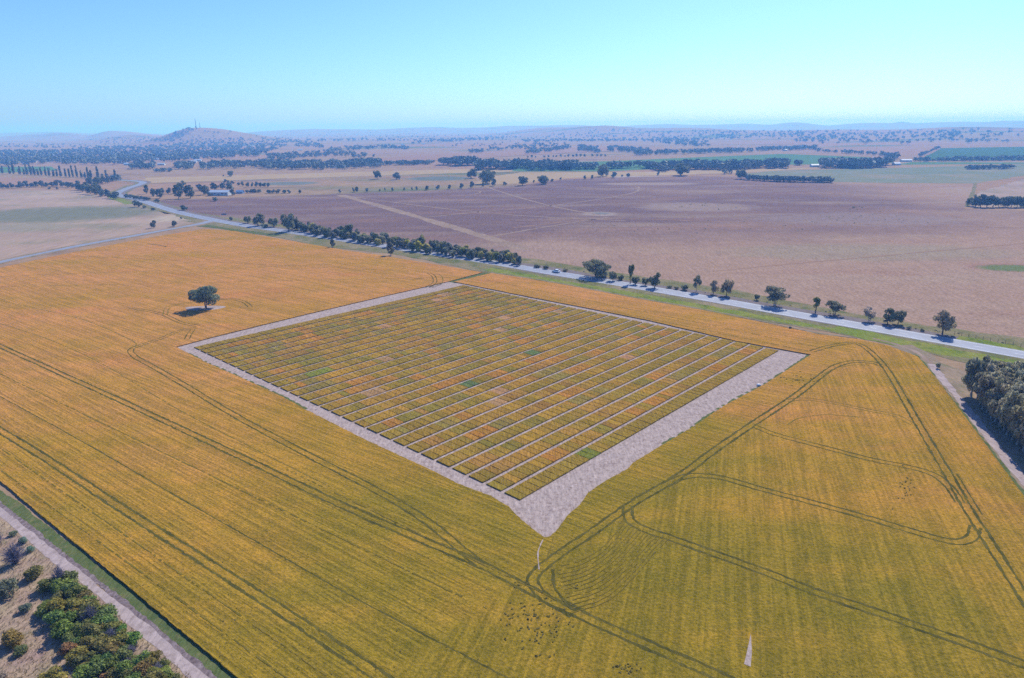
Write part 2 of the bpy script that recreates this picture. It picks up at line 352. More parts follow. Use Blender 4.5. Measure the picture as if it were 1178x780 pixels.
M['scrubground'] = soil_mat('dry_scrub_grass', (.34, .25, .155), (.29, .195, .15), (.21, .17, .10), sa=.16, sb=1.6, rz=.7, stretch=.35, fine=.35, bump=.8)

def leaf_mat(name, a, b, trans=.42, far=False):
    """leaf colour varies by clump (tint), by tree (object colour) and by leaf"""
    t = NT(name); at_ = t.n('ShaderNodeAttribute', attribute_name='tint'); oi = t.n('ShaderNodeObjectInfo')
    col = t.mix(at_.outputs['Fac'], a, b)
    col = t.mix(1, col, oi.outputs['Color'], 'MULTIPLY')
    return t.done(col, .8, None, .12, 0, None if far else trans)
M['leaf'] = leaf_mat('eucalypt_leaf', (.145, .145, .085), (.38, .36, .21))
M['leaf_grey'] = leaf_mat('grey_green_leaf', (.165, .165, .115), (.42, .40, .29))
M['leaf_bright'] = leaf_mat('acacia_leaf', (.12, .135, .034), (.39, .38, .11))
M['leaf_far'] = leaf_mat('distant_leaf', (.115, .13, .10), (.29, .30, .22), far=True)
M['twig'] = leaf_mat('dead_twig', (.22, .20, .235), (.40, .37, .42))
M['bark'] = plain('grey_bark', (.13, .10, .085), .9, .1, 0, .35, 1.5)
M['bark_pale'] = plain('pale_gum_bark', (.34, .28, .24), .9, .1, 0, .3, 1.2)

# ------------------------------------------------------------------ ground sheet
def build_ground():
    az = np.concatenate([np.arange(-56, 56.01, .22), np.arange(60, 301, 4.0)]); az = np.radians(az)
    rr = np.concatenate([[30, 80, 140, 200, 260], np.geomspace(320, 18500, 230)])
    A, RR = np.meshgrid(az, rr); X = RR * np.sin(A); Y = RR * np.cos(A); Z = terr(X, Y)
    n, m = X.shape
    V = np.stack([X.ravel(), Y.ravel(), Z.ravel()], 1); idx = np.arange(n * m).reshape(n, m); nx = np.roll(idx, -1, 1)
    Fq = np.stack([idx[:-1], idx[1:], nx[1:], nx[:-1]], -1).reshape(-1, 4)
    V = np.vstack([V, [[0, 0, 0]]]); c = len(V) - 1
    cap = np.stack([np.full(m, c), idx[0], nx[0], nx[0]], 1)
    me = mesh_np('ground', V, Fq, [M['ground']], smooth=True)
    bm = bmesh.new(); bm.from_mesh(me); bm.verts.ensure_lookup_table()
    for a, b in zip(idx[0], nx[0]): bm.faces.new((bm.verts[c], bm.verts[int(b)], bm.verts[int(a)]))
    bmesh.ops.recalc_face_normals(bm, faces=bm.faces); bm.normal_update()
    if sum(f.normal.z for f in bm.faces) < 0: bmesh.ops.reverse_faces(bm, faces=bm.faces)
    bm.to_mesh(me); bm.free()
    o = mobj('ground', me); o['kind'] = 'structure'
build_ground()

# ------------------------------------------------------------------ fields (flat country)
field('paddock', [(190, 246), (150, 229), (190, 231), (225, 229), (300, 226), (400, 222.5), (500, 218.5), (600, 213), (650, 206.5), (740, 203), (860, 202.5), (940, 208.5), (1020, 211.5), (1122, 212), (1122, 222), (1110, 240), (1178, 243), (1300, 250), (1300, 428), (1178, 404), (1000, 373), (800, 337), (640, 311), (480, 286), (330, 264), (240, 249)], .02, M['paddock'], 15, 1.5)
field('pasture', [(-160, 226), (0, 219), (86, 219), (130, 229), (160, 236), (232, 254), (200, 261.5), (100, 279), (0, 299), (-160, 330)], .02, M['leftfield'], 15, 1.5)
field('pasture', [(880, 206), (850, 200), (900, 196), (1000, 194), (1178, 189), (1300, 189), (1300, 204), (1178, 202), (1122, 211), (1020, 210.5), (950, 209)], .03, M['greengrey'], 25, 3)
field('pasture', [(1128, 220), (1178, 206), (1300, 204), (1300, 246), (1178, 240), (1114, 238)], .03, M['leftfield'], 15, 2)
field('crop_sheet', [(590, 187), (700, 185.5), (800, 181), (900, 177), (1000, 181), (1030, 187), (950, 189), (860, 190), (700, 197), (590, 197)], .05, M['greencrop'], 30, 3)
field('crop_sheet', [(1083, 171.5), (1178, 170), (1300, 169), (1300, 184), (1178, 184.5), (1055, 185)], 1.2, M['bluecrop'], 40, 3, 1, 'structure', 120)
field('crop_sheet', [(1050, 186.5), (1178, 187), (1300, 186), (1300, 188.5), (1178, 188.5), (1030, 189.5)], .06, M['greencrop'], 30, 3)
field('stubble', [(160, 211), (168, 204.5), (300, 201), (440, 197), (560, 194), (600, 197), (400, 203), (280, 207)], .03, M['tanfield'], 20, 3)
field('stubble', [(380, 187), (470, 179), (600, 172), (700, 170), (740, 172), (600, 179), (520, 184)], .5, M['pinkfield'], 40, 5, 1, 'structure', 150)
field('stubble', [(0, 221 - 17), (90, 206), (150, 208), (110, 213), (60, 211), (0, 216), (-120, 218), (-120, 205)], .03, M['pinkfield'], 20, 3)
field('stubble', [(-60, 192.5), (60, 191.5), (66, 196), (0, 199), (-60, 200)], .04, M['greencrop'], 20, 3)
field('stubble', [(600, 198), (740, 198), (900, 193.5), (960, 192.5), (850, 199), (740, 202), (650, 205), (600, 211), (540, 213), (560, 204)], .035, M['tanfield'], 20, 3, 4)
ribbon('sandy_lane', [(392, 224.5), (430, 235), (480, 249.5), (530, 264), (580, 279), (602, 287)], 11, .06, M['sand'], step=6, jit=1)
for px, w in (([(395, 225), (470, 235), (560, 245), (650, 251), (720, 254)], 3), ([(555, 213.5), (590, 225), (630, 236), (670, 244), (690, 247)], 3.5), ([(490, 250), (560, 243), (640, 236), (720, 224), (735, 217), (720, 213.5), (640, 218)], 3),
              ([(515, 226), (545, 223.5), (551, 220), (520, 219)], 3), ([(560, 273), (640, 259), (700, 250)], 3), ([(590, 262), (700, 252), (860, 256), (1000, 258), (1178, 262)], 2.4), ([(1178, 280), (950, 300), (820, 312)], 1.8)):
    ribbon('paddock_track', px, w, .07, M['sand'] if w > 2.6 else M['pinkfield'], step=6, jit=.8)
ribbon('field_edge', [(1122, 211), (1119, 222), (1112, 238)], 4, .07, M['verge'], jit=.6)
ribbon('field_edge', [(200, 230), (300, 226.5), (400, 223), (500, 219), (600, 213.5)], 5, .06, M['verge_dry'], jit=1.2)
ribbon('field_edge', [(160, 211.5), (250, 208.5), (330, 205)], 6, .06, M['verge'], jit=1.2)

# ------------------------------------------------------------------ highway, side road, verges
HWY = [(1400, 448), (1178, 408.5), (1000, 376.8), (900, 359), (800, 341), (700, 324.3), (640, 314.5), (560, 301), (480, 289), (430, 281.2), (380, 273.8), (330, 266.3), (280, 259.2), (240, 251.8), (200, 242.8), (164, 231.2), (143, 226.3), (134.5, 222.6), (146, 217), (160, 212.4), (164.5, 210), (157, 208.3), (130, 206.8)]
WH = [at(*p) for p in HWY]
ribbon('verge', WH[:14], 46, .075, M['verge'], off=0, step=8, jit=1.2, world=True)
ribbon('verge', WH[13:], 26, .075, M['verge'], off=0, step=6, jit=1.2, world=True)
ribbon('shoulder', WH, 16.5, .085, M['shoulder'], off=-2.6, step=5, jit=.35, world=True)
ribbon('road', WH, 10.6, .10, M['asphalt'], step=5, world=True)
for off in (-4.1, 4.1): ribbon('road_edge_line', WH[:16], .14, .105, M['white'], off=off, step=6, world=True)
def dashes():
    L = smooth_line(WH[:16], 3.0); V = []; Fc = []; N = normals(L)
    for i in range(0, len(L) - 1, 4):
        a, b, n = L[i], L[i+1], N[i]; k = len(V)
        V += [(a.x + n.x*.07, a.y + n.y*.07, .105), (a.x - n.x*.07, a.y - n.y*.07, .105), (b.x - n.x*.07, b.y - n.y*.07, .105), (b.x + n.x*.07, b.y + n.y*.07, .105)]; Fc.append((k, k+1, k+2, k+3))
    o = mobj('road_centre_line', mesh_np('road_centre_line', V, Fc, [M['white']])); o['kind'] = 'structure'
dashes()
SIDE = [(246, 253.3), (234, 256.6), (215, 260.3), (190, 264.8), (150, 272), (100, 281), (50, 291), (0, 301.5), (-120, 328)]
ribbon('verge', SIDE, 13, .08, M['verge_dry'], step=5, jit=.8)
ribbon('road', SIDE, 6.2, .095, M['asphalt'], step=4, jit=.1)
ribbon('verge', [(560, 309.5), (640, 323), (740, 341), (830, 357), (890, 367.5), (960, 380), (1040, 396), (1100, 407), (1178, 421)], 7, .088, M['verge_green'], step=4, jit=1.2)
ribbon('verge', [(960, 377), (1010, 387.5), (1060, 397.5), (1130, 411), (1178, 420)], 8, .092, M['verge_green'], step=4, jit=1.4, seed=4)
ribbon('verge', [(1100, 390), (1178, 404), (1260, 418)], 7, .092, M['verge_green'], off=1, step=4, jit=1.2, seed=5)
ribbon('verge', [(232, 259.5), (262, 263.5), (320, 271.5)], 8, .092, M['grass_strip'], step=4, jit=1.0, seed=6)
ribbon('verge', [(140, 220), (138, 226), (160, 234)], 12, .072, M['verge_green'], off=-8, step=4, jit=1.0, seed=7)

ribbon('pale_edge', [(565, 313.6), (600, 318.4), (663.6, 329.3), (720, 340.3), (810, 356), (890, 372.5), (942, 383.5), (986, 389)], 1.3, .099, M['verge_dry'], step=2, jit=.5, seed=12, gap=.1)
# tracks round the crop
RT = [(1004, 389.5), (1035, 397.5), (1060, 408.5), (1071, 419), (1085.5, 438), (1101, 456), (1114, 473), (1139, 504.6), (1178, 553), (1250, 640)]
ribbon('verge', RT[1:], 7.5, .094, M['verge_dry'], step=2, jit=.5, seed=8)
ribbon('verge', RT[2:], 2.4, .098, M['grass_strip'], off=-2.8, step=2, jit=.4, seed=9)
ribbon('farm_track', RT[3:], 2.5, .10, M['gravel'], step=2, jit=.25, seed=10)
ribbon('farm_track', RT[:4], 1.5, .10, M['sand'], step=2, jit=.35, seed=11)
field('bare_ground', [(1078, 416), (1100, 424), (1112, 428), (1112, 445), (1125, 462), (1178, 520), (1260, 600), (1260, 640), (1178, 548), (1140, 503), (1100, 452)], .09, M['verge_dry'], 3, .4, 3)
LT = [(-90, 515), (14, 600), (75, 650.5), (127.5, 692), (229.5, 780), (330, 870)]
ribbon('farm_track', LT, 1.75, .05, M['gravel'], step=1.5, jit=.18, seed=2)
LTW = [at(*p) for p in LT]
ribbon('ploughed_strip', LTW, 1.0, .045, M['ploughed'], off=1.2, step=.8, jit=.18, world=True)
ribbon('grass_strip', LTW, 2.6, .04, M['grass_strip'], off=2.6, step=1, jit=.15, world=True)
field('scrub_ground', [(-90, 517), (14, 602), (130, 696), (229, 782), (330, 872), (150, 1100), (-300, 1000), (-300, 560)], .03, M['scrubground'], 2, .3, 2)

# ------------------------------------------------------------------ the wheat: one standing sheet 0.8 m high round the trial clearing
CZ = .42
clear_right = [(933, 409), (905, 427), (880, 443), (833, 468), (796, 493), (760, 514.5), (728, 534), (722, 541), (695, 555.6), (677, 568.5), (669, 580), (654, 594), (641, 611), (633, 618.5), (625.6, 620)]
clear_left = [(625.6, 620), (615, 612), (597, 597), (584.6, 584), (564, 572), (525, 557), (500, 544), (450, 521), (414, 504), (350, 471.6), (324, 457), (277, 435.5), (238.5, 418.5), (214, 406), (202.5, 400)]
clear_top = [(202.5, 400), (240, 390), (283, 379.3), (360, 360.5), (450, 339.5), (517, 324.3)]
clear_back = [(522, 324.8), (540, 328.3), (610, 342.5), (680, 356), (749, 370), (800, 382), (846, 393), (933, 409)]
south = [(1055, 411), (1075, 434), (1096, 462), (1133, 512), (1175, 569), (1250, 670), (1400, 860), (1100, 1500), (600, 1600), (420, 920), (330, 829), (268, 777), (160, 687), (45, 592), (-90, 478), (-200, 400), (-160, 345), (0, 308.5), (100, 287.5), (180, 272.5), (235, 263.8), (270, 266.3), (300, 271.5), (400, 289), (440, 294.5), (486, 302.4), (555, 314)]
north = [(565, 315), (600, 320), (663.6, 331), (720, 342), (810, 358), (890, 374.5), (942, 385.5), (986, 391), (1021, 398.5)]
ring = north + south + list(reversed(clear_top)) + list(reversed(clear_left))[1:] + list(reversed(clear_right))[1:] + list(reversed(clear_back))[1:]
crop_bm = poly_bm(outline(ring, .9, .10, 7), CZ, CZ)
# canopy top: keep the edge, give the inside a gentle swell
crop_o = bm_obj('wheat_field', crop_bm, M['crop']); tag(crop_o, kind='stuff')
tag(crop_o, 'ripening gold and orange wheat standing around the trial plots', 'crop')
clr = clear_top + clear_back[1:] + clear_right[1:] + clear_left[1:]
bmc = poly_bm(outline(clr[:-1], 2, 0), .06); oc = bm_obj('bare_soil', bmc, M['soil']); oc['kind'] = 'structure'
ribbon('grass_lane', [(519, 325), (540, 319.5), (560, 314)], 7, .07, M['grass_strip'], step=3, jit=.6)
for seg, w in ((clear_right[:6], 1.1), (clear_left[9:14], 1.0)):
    ribbon('grass_edge', seg, w, .075, M['grass_strip'], off=.5 if seg is clear_left else -.5, step=1.5, jit=.3, seed=4, gap=.15)

# wheel tracks: ribbons on the wheat, green stalks with the gaps' shade painted in
rt = random.Random(5)
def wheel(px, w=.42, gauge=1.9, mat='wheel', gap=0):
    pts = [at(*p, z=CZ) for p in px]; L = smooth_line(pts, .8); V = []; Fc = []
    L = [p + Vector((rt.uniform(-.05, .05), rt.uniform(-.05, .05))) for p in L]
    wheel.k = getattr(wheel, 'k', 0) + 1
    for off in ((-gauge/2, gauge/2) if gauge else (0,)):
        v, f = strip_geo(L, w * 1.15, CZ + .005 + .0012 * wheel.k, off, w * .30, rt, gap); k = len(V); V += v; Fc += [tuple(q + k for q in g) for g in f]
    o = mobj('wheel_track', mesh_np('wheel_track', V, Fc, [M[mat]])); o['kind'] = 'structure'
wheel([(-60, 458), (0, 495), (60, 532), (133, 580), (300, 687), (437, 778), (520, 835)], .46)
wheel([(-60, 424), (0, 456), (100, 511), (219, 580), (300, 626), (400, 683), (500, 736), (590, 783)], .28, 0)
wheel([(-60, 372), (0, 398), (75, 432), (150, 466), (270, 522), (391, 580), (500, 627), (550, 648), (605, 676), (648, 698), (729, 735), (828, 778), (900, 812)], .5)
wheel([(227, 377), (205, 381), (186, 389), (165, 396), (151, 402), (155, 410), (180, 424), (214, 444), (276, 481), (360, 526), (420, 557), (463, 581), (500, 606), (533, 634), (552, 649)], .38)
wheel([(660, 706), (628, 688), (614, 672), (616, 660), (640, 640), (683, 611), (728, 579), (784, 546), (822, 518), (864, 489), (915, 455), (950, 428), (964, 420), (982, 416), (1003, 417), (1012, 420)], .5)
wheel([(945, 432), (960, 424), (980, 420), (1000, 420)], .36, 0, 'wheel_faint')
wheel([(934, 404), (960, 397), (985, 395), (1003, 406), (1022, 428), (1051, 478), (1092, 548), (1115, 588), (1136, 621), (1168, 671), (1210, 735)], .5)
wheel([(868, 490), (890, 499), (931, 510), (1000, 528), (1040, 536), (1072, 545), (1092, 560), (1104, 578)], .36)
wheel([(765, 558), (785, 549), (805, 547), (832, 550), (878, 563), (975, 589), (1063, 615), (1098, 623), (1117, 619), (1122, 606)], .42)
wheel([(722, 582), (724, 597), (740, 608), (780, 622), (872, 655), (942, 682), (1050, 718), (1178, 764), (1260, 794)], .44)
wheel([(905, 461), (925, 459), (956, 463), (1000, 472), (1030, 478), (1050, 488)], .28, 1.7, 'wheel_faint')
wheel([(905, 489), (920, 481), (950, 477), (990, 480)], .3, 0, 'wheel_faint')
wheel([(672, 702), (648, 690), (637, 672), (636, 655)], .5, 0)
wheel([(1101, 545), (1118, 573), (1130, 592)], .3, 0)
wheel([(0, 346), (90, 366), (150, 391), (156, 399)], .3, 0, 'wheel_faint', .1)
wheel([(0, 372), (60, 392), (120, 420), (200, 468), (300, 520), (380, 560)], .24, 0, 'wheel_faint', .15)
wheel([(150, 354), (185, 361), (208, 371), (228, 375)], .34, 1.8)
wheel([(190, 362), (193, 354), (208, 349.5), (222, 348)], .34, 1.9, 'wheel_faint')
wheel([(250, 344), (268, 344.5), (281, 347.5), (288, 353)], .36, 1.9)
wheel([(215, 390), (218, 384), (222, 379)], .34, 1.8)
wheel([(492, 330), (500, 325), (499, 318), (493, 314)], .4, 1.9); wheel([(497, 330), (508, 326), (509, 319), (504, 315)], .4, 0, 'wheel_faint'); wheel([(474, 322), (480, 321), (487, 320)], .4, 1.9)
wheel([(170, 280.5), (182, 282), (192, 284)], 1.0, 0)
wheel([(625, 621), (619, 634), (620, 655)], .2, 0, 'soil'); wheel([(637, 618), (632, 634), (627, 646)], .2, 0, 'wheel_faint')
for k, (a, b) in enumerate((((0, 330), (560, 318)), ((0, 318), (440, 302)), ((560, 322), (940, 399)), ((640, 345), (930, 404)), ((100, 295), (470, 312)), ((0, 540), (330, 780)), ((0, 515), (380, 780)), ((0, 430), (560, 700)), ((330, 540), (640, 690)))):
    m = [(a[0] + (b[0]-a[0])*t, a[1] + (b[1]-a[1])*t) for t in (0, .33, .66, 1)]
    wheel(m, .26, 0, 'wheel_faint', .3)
# curved drill rows in the corner of the headland
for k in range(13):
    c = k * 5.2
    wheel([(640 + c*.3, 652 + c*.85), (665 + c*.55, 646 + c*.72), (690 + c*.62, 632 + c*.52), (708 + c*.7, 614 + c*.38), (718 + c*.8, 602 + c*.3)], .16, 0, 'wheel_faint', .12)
# thin spots: bare wedge and lodged specks
bw = poly_bm([Vector(at(*p, z=CZ)) for p in ((863.8, 728), (861, 742), (856, 764), (863.5, 767), (865, 750))], CZ + .03); o = bm_obj('bare_wedge', bw, M['soil']); o['kind'] = 'structure'
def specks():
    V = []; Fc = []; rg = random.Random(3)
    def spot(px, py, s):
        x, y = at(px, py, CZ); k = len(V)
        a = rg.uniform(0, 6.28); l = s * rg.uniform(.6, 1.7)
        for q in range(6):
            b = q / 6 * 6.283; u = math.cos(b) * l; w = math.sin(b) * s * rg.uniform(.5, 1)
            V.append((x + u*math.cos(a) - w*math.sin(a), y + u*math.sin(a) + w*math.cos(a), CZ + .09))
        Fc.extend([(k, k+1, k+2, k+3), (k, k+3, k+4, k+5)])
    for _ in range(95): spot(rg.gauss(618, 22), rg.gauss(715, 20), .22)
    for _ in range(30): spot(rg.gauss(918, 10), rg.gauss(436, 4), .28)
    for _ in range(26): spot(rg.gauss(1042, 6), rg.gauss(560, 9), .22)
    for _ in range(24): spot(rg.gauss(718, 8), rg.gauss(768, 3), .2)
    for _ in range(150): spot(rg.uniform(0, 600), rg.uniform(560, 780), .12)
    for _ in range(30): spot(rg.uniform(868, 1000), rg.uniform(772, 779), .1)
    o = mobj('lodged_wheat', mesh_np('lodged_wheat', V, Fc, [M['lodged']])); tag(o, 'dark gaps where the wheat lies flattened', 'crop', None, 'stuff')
specks()

# ------------------------------------------------------------------ trial plots
def plot_mat(name, src):
    t = NT(name); v = t.coord()
    if src == 'object': c = t.n('ShaderNodeObjectInfo').outputs['Color']
    else: c = t.n('ShaderNodeAttribute', attribute_name='tint').outputs['Color']
    g = t.noise(t.n('ShaderNodeNewGeometry').outputs['Position'], 2.4, 3, .7, .28, .72); col = t.mix(1, c, t.mix(g, (.78,)*3, (1.22,)*3), 'MULTIPLY')
    w = t.noise(t.map(t.n('ShaderNodeNewGeometry').outputs['Position'], -R(47.2), (1, .1, 1)), 2.6, 2, .6, .32, .68); col = t.mix(1, col, t.mix(w, (.72,)*3, (1.22,)*3), 'MULTIPLY'); u = t.noise(t.n('ShaderNodeNewGeometry').outputs['Position'], .06, 4, .6, .3, .7); col = t.mix(1, col, t.mix(u, (.88, .94, .9), (1.14, 1.06, 1.08)), 'MULTIPLY')
    return t.done(col, 1.0, t.bump(g, .4, .2), 0)
M['plot_one'] = plot_mat('plot_foliage', 'object'); M['plot_many'] = plot_mat('distant_plot_foliage', 'attr')
corner = Vector(at(600, 577)); ua = Vector((math.cos(R(47.05)), math.sin(R(47.05)))); ub = Vector((-ua.y, ua.x))
NT_, NP_ = 29, 60; PT, PW = 170.4 / NT_, 142.6 / NP_
LA, LB = PW * .5 - .022, PT * .5 - .54
def plot_shape(rng):
    """low standing block of crop: rounded shoulders, uneven top"""
    xs = [-1, -.93, -.5, 0, .5, .93, 1]; ys = [-1, -.95, -.6, -.2, .2, .6, .95, 1]
    V = []; idx = {}
    hh = rng.uniform(.27, .36)
    for j, y in enumerate(ys):
        for i, x in enumerate(xs):
            e = (i in (0, len(xs)-1)) or (j in (0, len(ys)-1))
            idx[i, j] = len(V); V.append((x * LA + rng.uniform(-.03, .03), y * LB + rng.uniform(-.05, .05), hh - (.12 if e else 0) + rng.uniform(-.05, .05)))
    Fc = [(idx[i, j], idx[i+1, j], idx[i+1, j+1], idx[i, j+1]) for i in range(len(xs)-1) for j in range(len(ys)-1)]
    edge = [(i, 0) for i in range(len(xs))] + [(len(xs)-1, j) for j in range(1, len(ys))] + [(i, len(ys)-1) for i in range(len(xs)-2, -1, -1)] + [(0, j) for j in range(len(ys)-2, 0, -1)]
    low = []
    for q in edge:
        p = V[idx[q]]; low.append(len(V)); V.append((p[0] * .97, p[1] * .985, 0))
    for k in range(len(edge)):
        a, b = edge[k], edge[(k+1) % len(edge)]; Fc.append((idx[a], low[k], low[(k+1) % len(edge)], idx[b]))
    return np.array(V), np.array(Fc)
rp = random.Random(21)
SH = [plot_shape(rp) for _ in range(7)]
SHM = [mesh_np('crop_plot', v, f, [M['plot_one']]) for v, f in SH]
PAL = {'olive': (.200, .150, .040), 'tawny': (.275, .165, .050), 'orange': (.33, .150, .055), 'green': (.145, .145, .045), 'golden': (.285, .18, .042), 'brown': (.24, .135, .060), 'grey-green': (.150, .145, .070), 'teal': (.06, .145, .095), 'pinkish bare': (.30, .185, .155), 'bright green': (.11, .165, .045)}
names = list(PAL)
col_of = {}
for t_ in range(NT_):
    run = 0
    for p_ in range(NP_):
        if run <= 0:
            run = rp.choice([1, 1, 2, 2, 3, 3, 4]); cur = rp.choices(['olive', 'tawny', 'orange', 'green', 'golden', 'brown', 'grey-green', 'pinkish bare'], [34, 26, 10, 9, 13, 8, 5, 1.0])[0]
            if cur == 'pinkish bare': run = 2
        col_of[t_, p_] = cur; run -= 1
    for p_ in (0, 1, NP_-2, NP_-1): col_of[t_, p_] = 'olive'
for p_ in range(NP_):
    col_of[0, p_] = 'olive'; col_of[NT_-1, p_] = 'olive'
for p_ in (11, 12): col_of[0, p_] = 'bright green'
def cell(px, py):
    d = Vector(at(px, py)) - corner; return int(d.dot(ub) / PT), int(d.dot(ua) / PW)
for (px, py, n, c) in ((610, 408, 2, 'teal'), (540, 444, 2, 'teal'), (572, 453, 2, 'pinkish bare'), (437, 377, 2, 'pinkish bare'), (424, 456, 3, 'pinkish bare'), (505, 339, 3, 'pinkish bare'), (355, 418, 3, 'green'), (358, 432, 4, 'bright green'), (262, 404, 4, 'grey-green'), (270, 399, 4, 'orange'), (300, 395, 3, 'orange'), (545, 367, 3, 'orange'), (625, 522, 3, 'orange'), (650, 390, 3, 'orange')):
    t_, p_ = cell(px, py)
    for q in range(n):
        if 0 <= t_ < NT_ and 0 <= p_ + q < NP_: col_of[t_, p_ + q] = c
cells = []
for t_ in range(NT_):
    for p_ in range(NP_):
        c = corner + ua * (PW * (p_ + .5)) + ub * (PT * (t_ + .5)); cells.append(((c.x**2 + c.y**2), t_, p_, c))
cells.sort(key=lambda q: q[0])
strips = {0: 'nearest'}
VV = []; FF = []; TT = []; kk = 0
for i, (d, t_, p_, c) in enumerate(cells):
    cn = col_of[t_, p_]; j = rp.uniform(.86, 1.08); base = PAL[cn]; kx = .25 if cn in ('teal', 'bright green', 'pinkish bare') else .42; cc = tuple(min(.8, (q * (1 - kx) + m_ * kx) * k_ * j * rp.uniform(.97, 1.03)) for q, k_, m_ in zip(base, (1.22, 1.12, .66), (.235, .150, .045)))
    sz = .7 if cn == 'pinkish bare' else 1
    if i < 300:
        o = mobj('crop_plot', rp.choice(SHM)); o.location = (c.x, c.y, .062); o.rotation_euler = (0, 0, R(47.05) + (math.pi if rp.random() < .5 else 0)); o.color = (*cc, 1); o.scale.z = sz * rp.uniform(.93, 1.07)
        strip = 'strip nearest the camera' if t_ == 0 else f'{nth(t_ + 1)} strip back'
        tag(o, f'{cn} crop plot, {nth(p_ + 1)} from the left end of the {strip}', 'crop plot', 'crop plots in the trial block')
    else:
        v, f = rp.choice(SH); s = 1 if rp.random() < .5 else -1
        X = c.x + (v[:, 0] * ua.x - v[:, 1] * ua.y) * s; Y = c.y + (v[:, 0] * ua.y + v[:, 1] * ua.x) * s
        VV.append(np.stack([X, Y, .062 + v[:, 2] * sz], 1)); FF.append(f + kk); kk += len(v); TT.append(np.tile((*cc, 1), (len(v), 1)))
o = mobj('crop_plots', mesh_np('crop_plots', np.vstack(VV), np.vstack(FF), [M['plot_many']], tint=np.vstack(TT)))
tag(o, 'farther small crop plots of mixed olive, tawny and orange in long strips', 'crop plots', 'crop plots in the trial block', 'stuff')

# ------------------------------------------------------------------ trees
def leaf_quads(rng, clumps, n, size, spread=.30, upright=0.0):
    """small leaf clusters scattered through and over the clumps"""
    w = np.array([(c[1][0] * c[1][1] * c[1][2]) ** (2/3) for c in clumps]); w = w / w.sum(); V = []; T = []
    for (c, r), k in zip(clumps, np.maximum(4, (w * n)).astype(int)):
        d = rng.normal(size=(k, 3)); d /= np.linalg.norm(d, axis=1)[:, None]
        d[:, 2] = np.where(rng.random(k) < .35, np.abs(d[:, 2]), d[:, 2])
        u = 1.06 - np.abs(rng.normal(0, spread, k)); u = np.clip(u, .25, 1.15)
        p = np.array(c) + d * np.array(r) * u[:, None]
        nrm = d + rng.normal(0, .55, (k, 3)); nrm /= np.linalg.norm(nrm, axis=1)[:, None]
        a = np.cross(nrm, rng.normal(size=(k, 3))); a /= np.linalg.norm(a, axis=1)[:, None]; b = np.cross(nrm, a)
        s = size * rng.uniform(.55, 1.3, (k, 1)); s2 = s * rng.uniform(.5, 1.0, (k, 1))
        q = np.stack([p - a*s - b*s2*.6, p + a*s*.7 - b*s2, p + a*s + b*s2*.6, p - a*s*.7 + b*s2], 1)
        V.append(q.reshape(-1, 3)); ct = rng.uniform(.15, .75); T.append(np.repeat(np.clip(ct + rng.normal(0, .22, k), 0, 1), 4))
    V = np.vstack(V); T = np.concatenate(T); return V, np.arange(len(V)).reshape(-1, 4), T
def tube(P, rad, sides=6):
    P = [Vector(p) for p in P]; V = []; Fc = []
    for i, p in enumerate(P):
        d = (P[min(i+1, len(P)-1)] - P[max(i-1, 0)]).normalized(); u = d.cross(Vector((.3, 1, .1))).normalized(); w = d.cross(u)
        for s in range(sides):
            a = s / sides * 6.2832; q = p + (u * math.cos(a) + w * math.sin(a)) * rad[i]; V.append(q[:])
            if i: k = (i-1)*sides; Fc.append((k+s, k+(s+1) % sides, k+sides+(s+1) % sides, k+sides+s))
    return V, Fc
def join(parts):
    V = []; Fc = []; k = 0
    for v, f in parts:
        V.append(np.array(v)); Fc.append(np.array(f) + k); k += len(v)
    return np.vstack(V), np.vstack(Fc)
